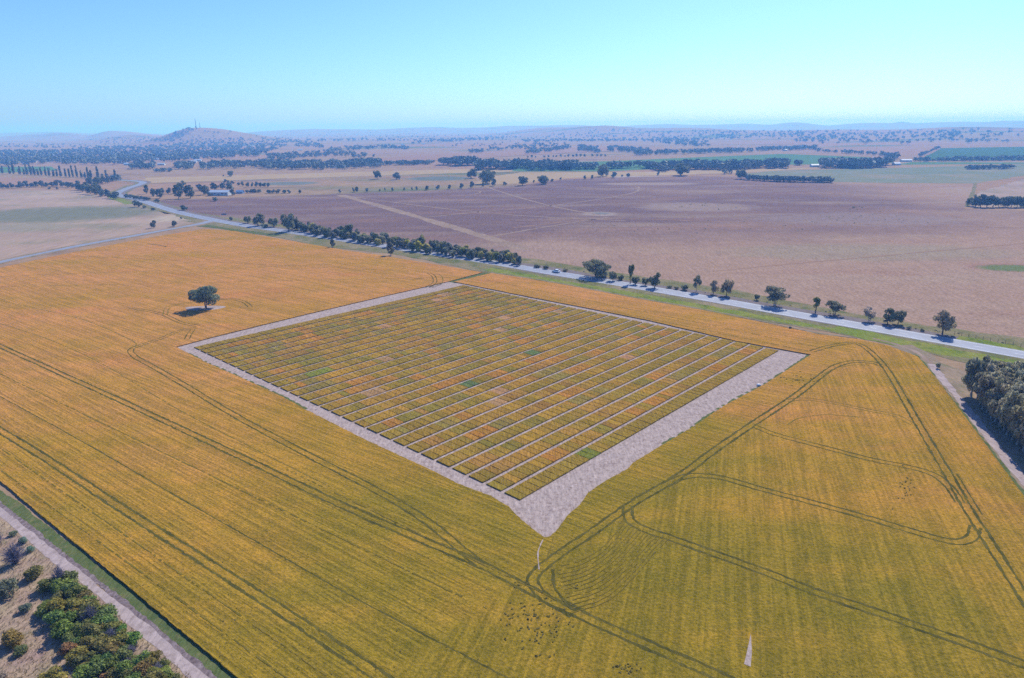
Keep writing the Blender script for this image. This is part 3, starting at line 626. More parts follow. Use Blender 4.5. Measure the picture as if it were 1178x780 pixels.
def tree_meshes(name, seed, h, w, tf, nc, nl, ls, leaf, bark, shape='dome', stems=1, cr=.36, tr=.03, spread=.3):
    """crown mesh and trunk mesh (tapered trunk, limbs to the clumps) of a tree h high, w wide; tf = height of the crown's foot"""
    rng = np.random.default_rng(seed); R_ = w / 2; zc = h * (tf + 1) / 2; rz = h * (1 - tf) / 2; clumps = []
    for i in range(nc):
        for _ in range(40):
            p = rng.uniform(-1, 1, 3); l = np.linalg.norm(p)
            if l > 1: continue
            if l < .3 and nc > 4 and i > 1: continue
            z = (p[2] + 1) / 2
            if shape == 'dome' and z < .35 and math.hypot(p[0], p[1]) < .2: continue
            if shape == 'vase' and math.hypot(p[0], p[1]) > .25 + .75 * z: continue
            if shape == 'cone' and math.hypot(p[0], p[1]) > 1.05 - .9 * z: continue
            break
        k = 1 - cr
        c = (p[0] * R_ * k, p[1] * R_ * k, zc + p[2] * rz * k * (.85 if shape == 'dome' else 1))
        s = cr * rng.uniform(.75, 1.2); clumps.append((c, (R_ * s, R_ * s * rng.uniform(.85, 1.15), min(rz, R_ * (1.0 if shape != 'column' else 2.2)) * s * rng.uniform(.75, 1))))
    v, f, t = leaf_quads(rng, clumps, nl, ls, spread)
    rq = np.percentile(np.hypot(v[:, 0], v[:, 1]), 97); lo, hi = np.percentile(v[:, 2], 2), np.percentile(v[:, 2], 99.5)
    sxy = R_ / rq; z0 = tf * h * .9; sz = (h - z0) / (hi - lo); v = np.stack([v[:, 0] * sxy, v[:, 1] * sxy, z0 + (v[:, 2] - lo) * sz], 1)
    clumps = [((c[0] * sxy, c[1] * sxy, z0 + (c[2] - lo) * sz), r) for c, r in clumps]
    v[:, 2] = np.maximum(v[:, 2], .08)
    crown = mesh_np('crown', v, f, [leaf], tint=t)
    parts = []; pr = random.Random(seed)
    for s in range(stems):
        a = s / stems * 6.283 + pr.uniform(0, 1); bx, by = (math.cos(a) * R_ * .12, math.sin(a) * R_ * .12) if stems > 1 else (0, 0)
        top = Vector((bx * 2.4 + pr.uniform(-.04, .04) * h, by * 2.4 + pr.uniform(-.04, .04) * h, h * (tf + (1 - tf) * .45)))
        mid = Vector((bx * 1.3 + pr.uniform(-.03, .03) * h, by * 1.3 + pr.uniform(-.03, .03) * h, h * max(.12, tf * .8)))
        r0 = tr * h / math.sqrt(stems)
        parts.append(tube([(bx*.6, by*.6, -.15), (bx*.8, by*.8, h*.05), mid, top, top + Vector((pr.uniform(-.1, .1)*R_, pr.uniform(-.1, .1)*R_, (1-tf)*h*.35))], [r0*1.35, r0, r0*.8, r0*.5, r0*.15]))
        for c, r in clumps[s::stems][:9]:
            e = Vector(c); m = mid.lerp(top, pr.uniform(0, .7)); k = m.lerp(e, .5) + Vector((0, 0, -.05 * h))
            parts.append(tube([m, k, e], [r0*.5, r0*.33, r0*.12], 5))
    tv, tq = join(parts); trunk = mesh_np('trunk', tv, tq, [bark], smooth=True)
    return crown, trunk, h, w
def bush_mesh(seed, h, w, nc, nl, ls, leaf, name='bush', bark=None):
    rng = np.random.default_rng(seed); clumps = []
    for i in range(nc):
        a = rng.uniform(0, 6.28); q = w / 2 * math.sqrt(rng.uniform(0, .42)); s = w * rng.uniform(.2, .3)
        z = h * rng.uniform(.25, .74) * (1 - .5 * (q / (w / 2)) ** 2)
        clumps.append(((q * math.cos(a), q * math.sin(a), z), (s, s, h * rng.uniform(.2, .3))))
    v, f, t = leaf_quads(rng, clumps, nl, ls, .25); q = w / 2 / np.percentile(np.hypot(v[:, 0], v[:, 1]), 97); v[:, :2] *= q; v[:, 2] *= h / np.percentile(v[:, 2], 99); v[:, 2] = np.maximum(v[:, 2], .03)
    parts = []; pr = random.Random(seed)
    for c, r in clumps[:7]: parts.append(tube([(pr.uniform(-.1, .1), pr.uniform(-.1, .1), -.08), (c[0]*.5, c[1]*.5, c[2]*.45), c], [w*.02, w*.014, w*.005], 4))
    bv, bf = join(parts); bt = np.full(len(bv), .1)
    V, Fq = join([(v, f), (bv, bf)])
    return mesh_np(name, V, Fq, [leaf, bark or M['bark']], midx=[0]*len(f) + [1]*len(bf), tint=np.concatenate([t, bt])), h, w
def dead_mesh(seed, h, w, n=150):
    """leafless shrub: a fan of thin forked twigs"""
    pr = random.Random(seed); parts = []
    for i in range(n):
        a = pr.uniform(0, 6.28); e = pr.uniform(.25, 1.45); l = pr.uniform(.55, 1.05)
        end = Vector((math.cos(a) * math.cos(e) * w / 2 * l, math.sin(a) * math.cos(e) * w / 2 * l, math.sin(e) * h * l))
        mid = end * .5 + Vector((pr.uniform(-.15, .15), pr.uniform(-.15, .15), .1 * h)); parts.append(tube([(end.x * .08, end.y * .08, -.05), mid, end], [.028, .022, .012], 3))
        for _ in range(3):
            q = mid.lerp(end, pr.uniform(.1, .9)); parts.append(tube([q, q + Vector((pr.uniform(-.35, .35), pr.uniform(-.35, .35), pr.uniform(0, .35))) * (w / 3)], [.015, .008], 3))
    v, f = join(parts); t = np.random.default_rng(seed).uniform(0, 1, len(v))
    return mesh_np('dead_shrub', v, f, [M['twig']], tint=t), h, w
def one_mesh(cr, tk, name):                              # crown and trunk in one mesh, for trees a few pixels high
    out = bpy.data.meshes.new(name); bm = bmesh.new(); bm.from_mesh(cr)
    n = len(bm.faces); bm.from_mesh(tk); bm.faces.ensure_lookup_table()
    for f in bm.faces[n:]: f.material_index = 1
    bm.to_mesh(out); bm.free(); out.materials.append(cr.materials[0]); out.materials.append(tk.materials[0]); return out

PRO = {}
L_, G_, B_, LF, BK, BP = M['leaf'], M['leaf_grey'], M['leaf_bright'], M['leaf_far'], M['bark'], M['bark_pale']
PRO['lone'] = [tree_meshes('lone', 3, 10, 13.5, .34, 24, 5200, .24, L_, BK, 'dome', 2, .30, .036, .22)]
PRO['spread'] = [tree_meshes('spread', s, 10, 16, .14, 30, 3300, .28, L_, BK, 'dome', 3, .24, .03, .2) for s in (11, 12)]
PRO['round'] = [tree_meshes('round', s, 8, 7, .26, 18, 1400, .25, L_, BK, 'dome', 1 + s % 2, .29, .03, .22) for s in (14, 15, 16, 17)]
PRO['oval'] = [tree_meshes('oval', s, 9, 5, .2, 16, 1050, .25, L_, BK, 'oval', 1, .32, .025, .22) for s in (24, 25, 26)]
PRO['slim'] = [tree_meshes('slim', s, 9, 3.2, .45, 8, 620, .24, B_, BK, 'oval', 1, .42, .022) for s in (31, 32)]
PRO['sparse'] = [tree_meshes('sparse', s, 8, 6, .35, 11, 650, .24, G_, BP, 'dome', 2, .3, .024) for s in (34, 35)]
PRO['multi'] = [tree_meshes('multi', 41, 9, 12, .42, 26, 1900, .26, L_, BP, 'dome', 5, .22, .03, .2)]
PRO['plantation'] = [tree_meshes('plantation', s, 11, 5.2, .30, 20, 2400, .22, G_, BP, 'oval', 1, .33, .017, .22) for s in (51, 52, 53, 54)]
PRO['hedge'] = [tree_meshes('hedge', s, 5.5, 4.6, .14, 9, 480, .30, (L_, B_, L_, G_)[s % 4], BK, 'oval', 1 + s % 3, .38, .03) for s in (60, 61, 62, 63, 64)]
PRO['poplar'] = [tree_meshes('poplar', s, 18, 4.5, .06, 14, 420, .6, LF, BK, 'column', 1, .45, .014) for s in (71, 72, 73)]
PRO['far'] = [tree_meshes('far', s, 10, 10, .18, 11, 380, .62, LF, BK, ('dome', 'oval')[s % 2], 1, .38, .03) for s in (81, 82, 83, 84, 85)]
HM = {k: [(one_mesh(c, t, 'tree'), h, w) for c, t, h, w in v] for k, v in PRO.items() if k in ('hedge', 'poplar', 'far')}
PRO['bush'] = [bush_mesh(s, 2.4, 3.0, 13, 1500, .15, B_) for s in (101, 102, 103, 104, 105)]
PRO['bush_grey'] = [bush_mesh(s, 2.0, 3.2, 12, 1100, .15, G_) for s in (111, 112)]
PRO['dead'] = [dead_mesh(s, 1.9, 3.0) for s in (121, 122, 123)]
PRO['lowbush'] = [bush_mesh(s, 1.6, 2.4, 8, 260, .22, L_) for s in (131, 132, 133)]
TR = random.Random(77)
def shade(v=.15, warm=0): 
    k = TR.uniform(1 - v, 1 + v); return (k * TR.uniform(.94, 1.06) * (1 + warm), k, k * TR.uniform(.92, 1.06) * (1 - warm), 1)
def tree(kind, x, y, z, hm, wm, label, cat='tree', group=None, name='tree', var=None, color=None):
    """one tree = Empty at its foot > crown, trunk"""
    c, t, h, w = PRO[kind][var if var is not None else TR.randrange(len(PRO[kind]))]
    r = empty(name, (x, y, z), TR.uniform(0, 6.28), (wm / w, wm / w, hm / h)); tag(r, label, cat, group)
    a = mobj('crown', c, r); a.color = color or shade(); mobj('trunk', t, r); return r
def whole(kind, x, y, z, hm, wm, label, cat, group=None, name='tree', color=None, src=None, rot=None):
    me, h, w = (src or PRO)[kind][TR.randrange(len((src or PRO)[kind]))]
    o = mobj(name, me); o.location = (x, y, z); o.rotation_euler = (0, 0, TR.uniform(0, 6.28) if rot is None else rot); o.scale = (wm / w, wm / w * TR.uniform(.9, 1.1), hm / h); o.color = color or shade(); tag(o, label, cat, group); return o
def px_place(px, py, hp, wp):
    x, y = at(px, py); k = mpp(x, y); return x, y, hp * k * 1.03, wp * k

# the lone tree and its bare ring
x, y = at(237.5, 355.5)
hm = 26 * mpp(x, y)
tree('lone', x, y, 0.06, hm, 33 * mpp(x, y), 'lone dark round tree with forked trunk standing in the gold wheat', 'tree', None, 'tree', 0, (.8, .95, 1.0, 1))
bl = []
for i in range(30):
    a = i / 30 * 6.283; bl.append((x - 1.0 + 9 * math.cos(a) * (1 + .12*math.sin(3*a)), y + .3 + 4.6 * math.sin(a) * (1 + .14*math.sin(2*a + 1))))
b_ = poly_bm([Vector(p) for p in bl], CZ + .03); o = bm_obj('bare_ring', b_, M['gravel']); o['kind'] = 'structure'

# roadside trees east of the hedgerow
RS = [('spread', 686, 318.5, 19, 34, 'broad spreading dark tree beside the highway, just right of the white car'), ('round', 705, 323, 10.5, 10, 'small round tree at the right foot of the broad spreading tree'),
      ('slim', 725, 326.5, 21.5, 7.5, 'tall thin tree with a green tuft on top beside the highway'), ('round', 742.5, 328.5, 8.5, 8.5, 'small dark rounded tree left of a bigger dark one by the highway'), ('oval', 753, 331, 17, 13.5, 'dense blue-black upright tree on the highway verge'),
      ('sparse', 801, 335.5, 18.5, 11.5, 'pale green open-crowned young tree above the highway'), ('round', 820.5, 338.5, 15.5, 11.5, 'grey round-headed tree on a thin stem, left of a dark twin-stemmed one'), ('round', 835.5, 340.5, 18, 14, 'dark leafy tree with bare lower stems right of a grey round tree'),
      ('multi', 891, 352, 21, 30, 'wide dark many-stemmed tree, widest on the right half of the highway'), ('slim', 938, 359.5, 17.5, 11, 'small upright bright-topped tree between two wide trees on the verge'), ('multi', 960, 362.5, 15.5, 21.5, 'low flat-topped tree with see-through stems on the verge'),
      ('sparse', 1000, 369.5, 16, 16, 'thin grey-green tree with a light open crown on the verge'), ('oval', 1021, 373, 18, 14.5, 'taller left one of two touching dark verge trees'), ('round', 1033, 373, 15.5, 13, 'shorter right one of two touching dark verge trees'),
      ('round', 1084, 384.5, 26, 24.5, 'big round grey-brown tree, rightmost along the highway'),
      ('round', 285, 257, 8, 9, 'small dark tree, leftmost of the highway trees after the junction'), ('round', 297, 260, 13.5, 14.5, 'dense round tree second past the highway junction'), ('round', 315, 261, 10, 12, 'low green tree behind the grassy gap beside the highway'), ('round', 332, 266.5, 20, 15, 'tall bushy tree casting its shadow across the highway'),
      ('oval', 382.7, 284.5, 9, 6.5, 'small dark cone-like tree between the wheat and the highway'), ('oval', 449.6, 293.7, 14.5, 9, 'slender tree on the wheat side of the highway')]
for k, px, py, hp, wp, lab in RS:
    x, y, hm, wm = px_place(px, py, hp, wp); c = shade(.1)
    if 'grey' in lab: c = (1.7, 1.4, 1.5, 1)
    tree(k, x, y, 0.08, hm, wm, lab, 'tree', 'trees along the highway', 'tree', None, c)
for i, (px, py, hp, wp) in enumerate(((714, 322.5, 6, 7), (731, 327.5, 8.5, 9), (787.6, 334, 6.5, 9), (870.6, 345.5, 6.5, 6), (909, 378.5, 3, 4), (1078.5, 424, 6, 5), (1045, 379, 3.5, 6), (1061, 381.5, 3, 5), (266, 253.5, 4, 4), (304, 262, 4, 10), (618, 308, 3.5, 8), (628, 309.5, 4, 7), (650, 312.5, 3, 7), (770, 331.5, 3, 7), (778, 333, 3, 6))):
    x, y, hm, wm = px_place(px, py, hp, wp); whole('lowbush', x, y, .08, hm, wm, f'low bush on the highway verge, {nth(i + 1)} in the verge row', 'bush', 'low bushes on the highway verge', 'bush')
# relabel by true order along the road
vb = sorted([o for o in COL.objects if o.get('group') == 'low bushes on the highway verge'], key=lambda o: o.location.x / o.location.y)
for i, o in enumerate(vb): o['label'] = f'low dark bush on the highway verge, {nth(i + 1)} from the left of such bushes'

# hedgerow on the far side of the highway
HB = [(339, 264), (365, 271.8), (414, 279.3), (434, 282.3), (460, 285.8), (480, 290), (524, 296.6), (550, 298.4), (582, 303), (600, 306.5)]
cand = []
HL = [Vector(p) for p in HB]
def along(Ls, t):
    tot = [(b - a).length for a, b in zip(Ls, Ls[1:])]; d = t * sum(tot)
    for a, b, l in zip(Ls, Ls[1:], tot):
        if d <= l: return a.lerp(b, d / l)
        d -= l
    return Ls[-1]
N1 = 118
for i in range(N1):
    p = along(HL, (i + TR.uniform(-.3, .3)) / N1); row = TR.choice([0, 0, 1, 1, 2, 2, 3]); u = max(0, min(1, (p.x - 340) / 30))
    cand.append((p.x, p.y - row * 2.0 * u - TR.uniform(0, .8)))
cand.sort()
for i, (px, py) in enumerate(cand):
    g = TR.random(); big = g > .93
    x, y, hm, wm = px_place(px, py, TR.uniform(7, 11) * (1.45 if big else 1), TR.uniform(6.5, 10.5))
    w_ = TR.random(); c = (1.9, 1.7, .9, 1) if w_ < .16 else shade(.25)
    whole('hedge', x, y, .07, hm, wm, f'{"taller dark" if big else ("yellow-green" if w_ < .16 else "dark green")} tree in the hedgerow beyond the highway, {nth(i + 1)} from its left end', 'tree', 'trees of the highway hedgerow', 'tree', c, HM)

# plantation at the right
pl = [Vector(at(*p)) for p in ((1110, 452), (1133, 443), (1180, 447), (1330, 470), (1330, 690), (1178, 524))]
def inside(P, x, y):
    c = False
    for i in range(len(P)):
        a, b = P[i], P[i-1]
        if (a.y > y) != (b.y > y) and x < (b.x - a.x) * (y - a.y) / (b.y - a.y) + a.x: c = not c
    return c
e0 = (Vector(at(1178, 524)) - Vector(at(1110, 452))).normalized(); e1 = Vector((-e0.y, e0.x)); rows_ = []
for i in range(0, 26):
    for j in range(0, 16):
        p = Vector(at(1112, 454)) + e0 * (i * 3.0 + (j % 2) * 1.2) + e1 * (j * 3.3 + .8); q = p + Vector((TR.uniform(-.5, .5), TR.uniform(-.5, .5)))
        if inside(pl, q.x, q.y): rows_.append((j, i, q))
proj = lambda q: (q.x * F / depth(q.x, q.y) + 589)
rows_ = [r for r in rows_ if proj(r[2]) < 1215]
from collections import Counter
cnt = Counter(); rows_.sort(key=lambda r: (r[0], -r[2].y))
for j, i, q in rows_:
    cnt[j] += 1
    tree('plantation', q.x, q.y, .09, TR.uniform(10.5, 13), TR.uniform(5, 6.4), f'grey-green plantation gum, {nth(cnt[j])} from the highway in the {nth(j + 1)} row from the track', 'tree', 'plantation trees in rows', 'tree', None, tuple(a * b for a, b in zip(shade(.13), (1.4, 1.3, 1.1, 1))))

# scrub in the bottom left corner
belt = [(56, 674), (80, 662), (94, 677), (108, 697), (130, 718), (155, 739), (184, 764), (214, 794), (232, 822), (120, 830), (100, 796), (92, 765), (72, 738), (60, 716), (46, 700), (56, 684)]
BPg = [Vector(at(*p)) for p in belt]
deadp = [(70, 672, 24), (104, 716, 26), (128, 739, 24), (18, 648, 34), (-4, 628, 24), (152, 752, 16), (182, 776, 18), (141, 770, 15), (148, 700 + 66, 12)]
spots = []
for px, py, wp in deadp: spots.append((px, py, 'dead', wp))
for px, py, wp, k in ((16, 741, 24, 'bush'), (23, 752, 16, 'bush'), (6, 684, 30, 'bush_grey'), (41, 664, 20, 'bush'), (79, 752, 18, 'bush_brown'), (90, 760, 22, 'bush_yellow'), (60, 788, 30, 'bush_yellow'), (-2, 785, 24, 'bush_grey'), (30, 702, 14, 'bush_grey'), (26, 625, 10, 'bush_grey'), (16, 616, 9, 'bush_grey'), (36, 634, 10, 'bush_grey'), (120, 784, 16, 'bush_brown')): spots.append((px, py, k, wp))
tries = 0; fixed = [at(s[0], s[1]) for s in spots]; got = list(fixed)
while len(spots) < 120 and tries < 9000:
    tries += 1; px, py = TR.uniform(40, 245), TR.uniform(655, 830); x, y = at(px, py)
    if not inside(BPg, x, y) or any((x-a)**2 + (y-b)**2 < 1.25**2 for a, b in got): continue
    got.append((x, y)); spots.append((px, py, 'bush', TR.uniform(15, 25)))
kinds = {'bush': ('bush', 'leafy bright green bush'), 'bush_grey': ('bush_grey', 'grey-green bush'), 'bush_brown': ('bush', 'rust-brown bush'), 'bush_yellow': ('bush', 'yellowish bush'), 'dead': ('dead', 'leafless grey-violet shrub')}
spots.sort(key=lambda s: s[1]); cnt = Counter()
for px, py, k, wp in spots:
    x, y = at(px, py); m = mpp(x, y); pk, lab = kinds[k]; cnt[k] += 1
    c = {'bush_brown': (1.6, .9, 1.4, 1), 'bush_yellow': (1.45, 1.2, .95, 1), 'dead': (1, 1, 1.05, 1)}.get(k) or (*[q * TR.uniform(.8, 1.2) for q in (TR.uniform(.7, 1.15), 1, .95)], 1)
    whole(pk, x, y, .03, wp * m * TR.uniform(.5, .72) * (1.45 if k == 'dead' else 1), wp * m, f'{lab} in the lower left scrub, {nth(cnt[k])} such from the top', 'bush', 'bushes in the roadside scrub', 'dead_shrub' if k == 'dead' else 'bush', c)
# dry grass tufts there
def tufts():
    rg = np.random.default_rng(4); V = []; Fc = []; T = []; n = 0; P = [Vector(at(*p)) for p in ((-60, 560), (10, 604), (120, 694), (225, 783), (290, 850), (-80, 850))]
    while n < 3800:
        px, py = rg.uniform(-60, 260), rg.uniform(580, 840); x, y = at(px, py)
        if not inside(P, x, y): continue
        n += 1; s = rg.uniform(.12, .38)
        for q in range(4):
            a = rg.uniform(0, 6.28); l = rg.uniform(.1, .3); k = len(V)
            V += [(x, y, .02), (x + .07*math.sin(a), y - .07*math.cos(a), .02), (x + l*math.cos(a) + .05*math.sin(a), y + l*math.sin(a), s), (x + l*math.cos(a), y + l*math.sin(a), s)]; Fc.append((k, k+1, k+2, k+3)); T += [rg.uniform(0, 1)] * 4
    m = leaf_mat('dry_blades', (.20, .155, .075), (.40, .30, .17)); o = mobj('dry_grass', mesh_np('dry_grass', V, Fc, [m], tint=T)); tag(o, 'straw-coloured dry grass tufts between the scrub bushes', 'grass', None, 'stuff')
tufts()

# trees of the middle distance, one by one: (x, foot y, height, width) in photo pixels
MID = {'the tree row beyond the mauve paddock': [(345, 222.5, 4, 4), (391, 222, 4, 3), (407, 221, 5, 4), (411, 221, 6, 5), (422.5, 220.7, 4, 4), (437, 220, 2.2, 2), (443, 219.5, 3.5, 2.5), (451.5, 220, 4, 3), (465, 219.3, 3.5, 3), (474, 218.8, 3.5, 2), (479, 219, 4.5, 3), (491, 219, 5, 5.5), (503.5, 218, 5, 5), (517, 217.8, 5, 4), (531, 217, 6, 5), (543, 216, 7, 5.5), (556, 215, 5, 3.5), (568, 214, 8, 6), (581, 213.2, 4, 5)],
       'the open pasture behind the mauve paddock': [(560, 211.5, 15, 19), (542, 205.2, 10, 12.5), (456.6, 206.7, 8, 10), (434.6, 206, 9, 9), (601, 213.5, 10, 13), (614, 210.3, 3, 2.5), (625, 212, 9.5, 13), (635, 209, 3, 4), (645, 207, 3, 2.5), (672.7, 206.3, 4.5, 3.5), (681, 206, 4.5, 3.5), (693.6, 203, 13, 14), (706, 204.5, 6, 7), (716, 203.5, 2.5, 3), (723, 203.5, 4, 5), (783, 202, 13, 22), (852.5, 206, 10, 13), (757, 202, 5, 5), (266, 203, 6, 8), (257, 203, 2, 2), (430, 181, 3.5, 3)],
       'the farm sheds and the road bend': [(169, 223, 9.5, 6), (177, 226, 8.5, 7), (184, 228, 10, 8), (187, 222.5, 6, 6), (194, 223, 7, 7), (205.5, 228.5, 15, 10), (210, 222, 13, 11), (219, 228, 14, 12), (229, 219.5, 7, 8), (236, 224, 10, 10), (247, 218.5, 8, 9), (256, 217.5, 7, 8), (264, 219, 8.5, 9), (268, 225, 7, 6.5), (248, 231.5, 4.5, 7), (212, 242, 5.5, 9), (208.5, 252, 2.5, 3), (201, 260.5, 6.5, 6), (177, 262.5, 8.5, 7), (159, 238, 7.5, 10), (167, 239.5, 3, 6), (176.5, 242, 3, 5), (240, 225.5, 4, 7), (259, 210.5, 4, 4), (263, 211, 3.5, 4.5), (268, 211.5, 3.5, 4.5), (275, 213, 3, 4), (279, 214, 5, 4), (284, 222, 3.5, 4)],
       'the bushy rows right of the farm sheds': [(285, 215, 5, 5), (290, 215, 5, 5), (295, 215, 5.5, 5), (300, 215, 5, 5), (304, 215, 4.5, 5), (309, 215, 4.5, 4), (289, 222, 4, 6), (293, 222, 4.5, 7), (298, 221.5, 3.5, 6), (309, 222.5, 4, 6), (314, 222.5, 4.5, 6), (320, 222.5, 4.5, 6), (327, 222.5, 4, 6), (333, 222.5, 4, 6)],
       'the low hedge inside the road bend': [(146, 227.5, 4, 6), (150, 228, 4, 6), (154, 228.7, 4, 6), (158, 229.2, 4, 6), (162, 229.8, 4, 6), (166, 230.3, 4, 6), (170, 230.5, 4, 6), (180, 232, 3, 5), (183, 233, 3, 4)],
       'the dark clump left of the road bend': [(90, 219, 8, 8), (95, 221, 9, 9), (100, 219, 9, 8), (104, 223, 10, 9), (110, 224, 9, 9), (108, 218, 9, 8), (114, 221, 9, 8), (118, 226, 8, 8), (123, 225, 7, 8), (127, 228, 7, 7), (133, 229, 8, 9), (112, 213, 9, 9), (118, 212, 9, 8), (124, 211, 8, 8), (130, 209, 7, 8), (137, 208, 7, 8), (104, 212, 8, 8), (134, 226, 5, 6)],
       'the tree belt left of the dark clump': [(3, 217, 7, 6), (9, 217, 5, 5), (14, 216.5, 6, 5), (21, 216, 4, 5), (25, 216, 7, 7), (31, 215.5, 7, 7), (37, 215.5, 5, 6), (42, 215, 6, 6), (48, 215, 7, 7), (54, 215, 5, 6), (60, 214.5, 5, 6), (66, 214.5, 7, 7), (72, 215, 7, 7), (78, 215.5, 6, 7), (84, 216, 6, 7), (90, 214, 6, 6), (57, 218, 3, 3), (66, 218, 3, 3)],
       'the dark clump by the right paddock edge': [(1116, 237, 9, 9), (1122, 238, 13, 11), (1128, 238.5, 14, 11), (1135, 238.5, 12, 12), (1142, 238.5, 13, 12), (1149, 238.5, 11, 11), (1156, 238, 11, 11), (1163, 238.5, 12, 11), (1170, 238.5, 12, 11), (1177, 238.5, 12, 11), (1184, 238.5, 12, 11)],
       'the small round trees above the green crop': [(607, 181.5, 2, 2), (611.5, 181.5, 3.2, 3.2), (616, 181.5, 2, 2), (626, 181, 2, 3), (631, 181, 2.5, 2.5), (636.5, 180.8, 2.2, 2.2), (640, 180.8, 2.2, 2.4), (645, 180.6, 3, 3), (650, 180.6, 1.8, 2), (654, 180.4, 3, 2.5), (659, 180.4, 2.4, 3), (663, 180.2, 3.2, 3), (668, 180.2, 3, 3), (672.5, 180.2, 3, 3.2), (681.5, 180, 3.2, 3.4), (687, 180, 2.8, 2.6), (691.5, 180, 3, 3.4), (696.5, 180, 2.6, 3)]}
for where, L in MID.items():
    L = sorted(L); 
    for i, (px, py, hp, wp) in enumerate(L):
        x, y, z = hit(px, py); k = mpp(x, y); hm, wm = hp * k * 1.05, wp * k
        size = 'large' if hp > 9.5 else ('mid-sized' if hp > 5 else 'small')
        lab = f'{size} dark tree at {where}, {nth(i + 1)} from the left'
        if hp > 8.5: tree(TR.choice(('round', 'spread')) if wp > hp * .9 else 'oval', x, y, z, hm, wm, lab, 'tree', f'trees at {where}', 'tree', None, (.75, .85, .9, 1))
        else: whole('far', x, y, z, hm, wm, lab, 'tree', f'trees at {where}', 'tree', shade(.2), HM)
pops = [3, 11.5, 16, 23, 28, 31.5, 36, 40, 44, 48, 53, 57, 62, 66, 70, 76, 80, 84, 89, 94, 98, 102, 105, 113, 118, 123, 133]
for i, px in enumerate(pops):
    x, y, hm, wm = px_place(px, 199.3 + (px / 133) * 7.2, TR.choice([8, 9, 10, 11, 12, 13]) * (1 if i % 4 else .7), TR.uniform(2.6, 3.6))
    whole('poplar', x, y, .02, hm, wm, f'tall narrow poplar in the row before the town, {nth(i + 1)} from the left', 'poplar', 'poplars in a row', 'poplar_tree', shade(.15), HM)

# far woodland: trees beyond counting, one object per wood
def far_wood(name, label, zones, hrange=(7, 12), seed=1):
    rg = random.Random(seed); V = []; Fc = []; T = []; k = 0; nr = np.random.default_rng(seed)
    for z in zones:
        if z[0] == 'poly':
            P = [Vector(p) for p in z[1]]; n = z[2]; xs = [p.x for p in P]; ys = [p.y for p in P]; pts = []
            while len(pts) < n:
                a, b = rg.uniform(min(xs), max(xs)), rg.uniform(min(ys), max(ys))
                if inside(P, a, b): pts.append((a, b))
        else:
            P = [Vector(p) for p in z[1]]; pts = []
            for i in range(z[2]):
                p = along(P, rg.random()); pts.append((p.x, p.y + rg.uniform(-1, 1) * z[4]))
        for x, y, zz in hits(pts):
            hh = rg.uniform(*(z[3] if len(z) > 3 and z[3] else hrange)) * 1.12; ww = hh * rg.uniform(.9, 1.5)
            cl = []
            for q in range(3): cl.append(((rg.uniform(-.25, .25) * ww, rg.uniform(-.25, .25) * ww, hh * rg.uniform(.5, .68)), (ww * .33, ww * .33, hh * .32)))
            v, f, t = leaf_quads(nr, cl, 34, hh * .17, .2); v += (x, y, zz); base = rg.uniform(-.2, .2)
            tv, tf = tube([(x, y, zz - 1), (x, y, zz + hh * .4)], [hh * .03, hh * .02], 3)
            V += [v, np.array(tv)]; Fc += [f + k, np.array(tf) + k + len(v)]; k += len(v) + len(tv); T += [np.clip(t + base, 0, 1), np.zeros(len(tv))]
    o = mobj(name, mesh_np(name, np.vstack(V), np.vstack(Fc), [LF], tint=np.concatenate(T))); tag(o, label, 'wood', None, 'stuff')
far_wood('town_woodland', 'blue-green mass of trees around the distant town', [
    ('poly', [(-40, 176), (0, 174), (70, 174), (110, 170), (180, 168), (260, 164), (330, 168), (300, 178), (230, 182), (120, 187), (60, 188), (0, 192), (-40, 193)], 1700),
    ('poly', [(60, 184), (140, 182), (300, 172), (310, 180), (200, 186), (130, 190), (70, 190)], 420),
    ('line', [(150, 193), (178, 192.5)], 60, None, 2), ('line', [(203, 193), (222, 192)], 44, None, 2.5), ('line', [(230, 193), (300, 190), (345, 192)], 150, None, 3), ('line', [(178, 197.6), (198, 197)], 26, (4, 7), .8),
    ('line', [(300, 192), (385, 192), (440, 190)], 260, None, 3.5), ('line', [(310, 183), (380, 177), (420, 181)], 150, None, 3), ('poly', [(0, 166), (90, 166), (130, 170), (60, 171), (0, 170)], 90, (6, 9)),
    ('poly', [(100, 160), (180, 157), (190, 163), (120, 167)], 90, (6, 9)), ('poly', [(180, 162), (196, 155), (216, 147.5), (232, 146), (222, 152), (204, 160), (190, 166)], 95, (7, 10)), ('poly', [(190, 162), (330, 158), (340, 166), (200, 168)], 170, (6, 10)), ('poly', [(200, 152), (300, 150), (320, 160), (210, 162)], 22, (6, 9))], seed=2)
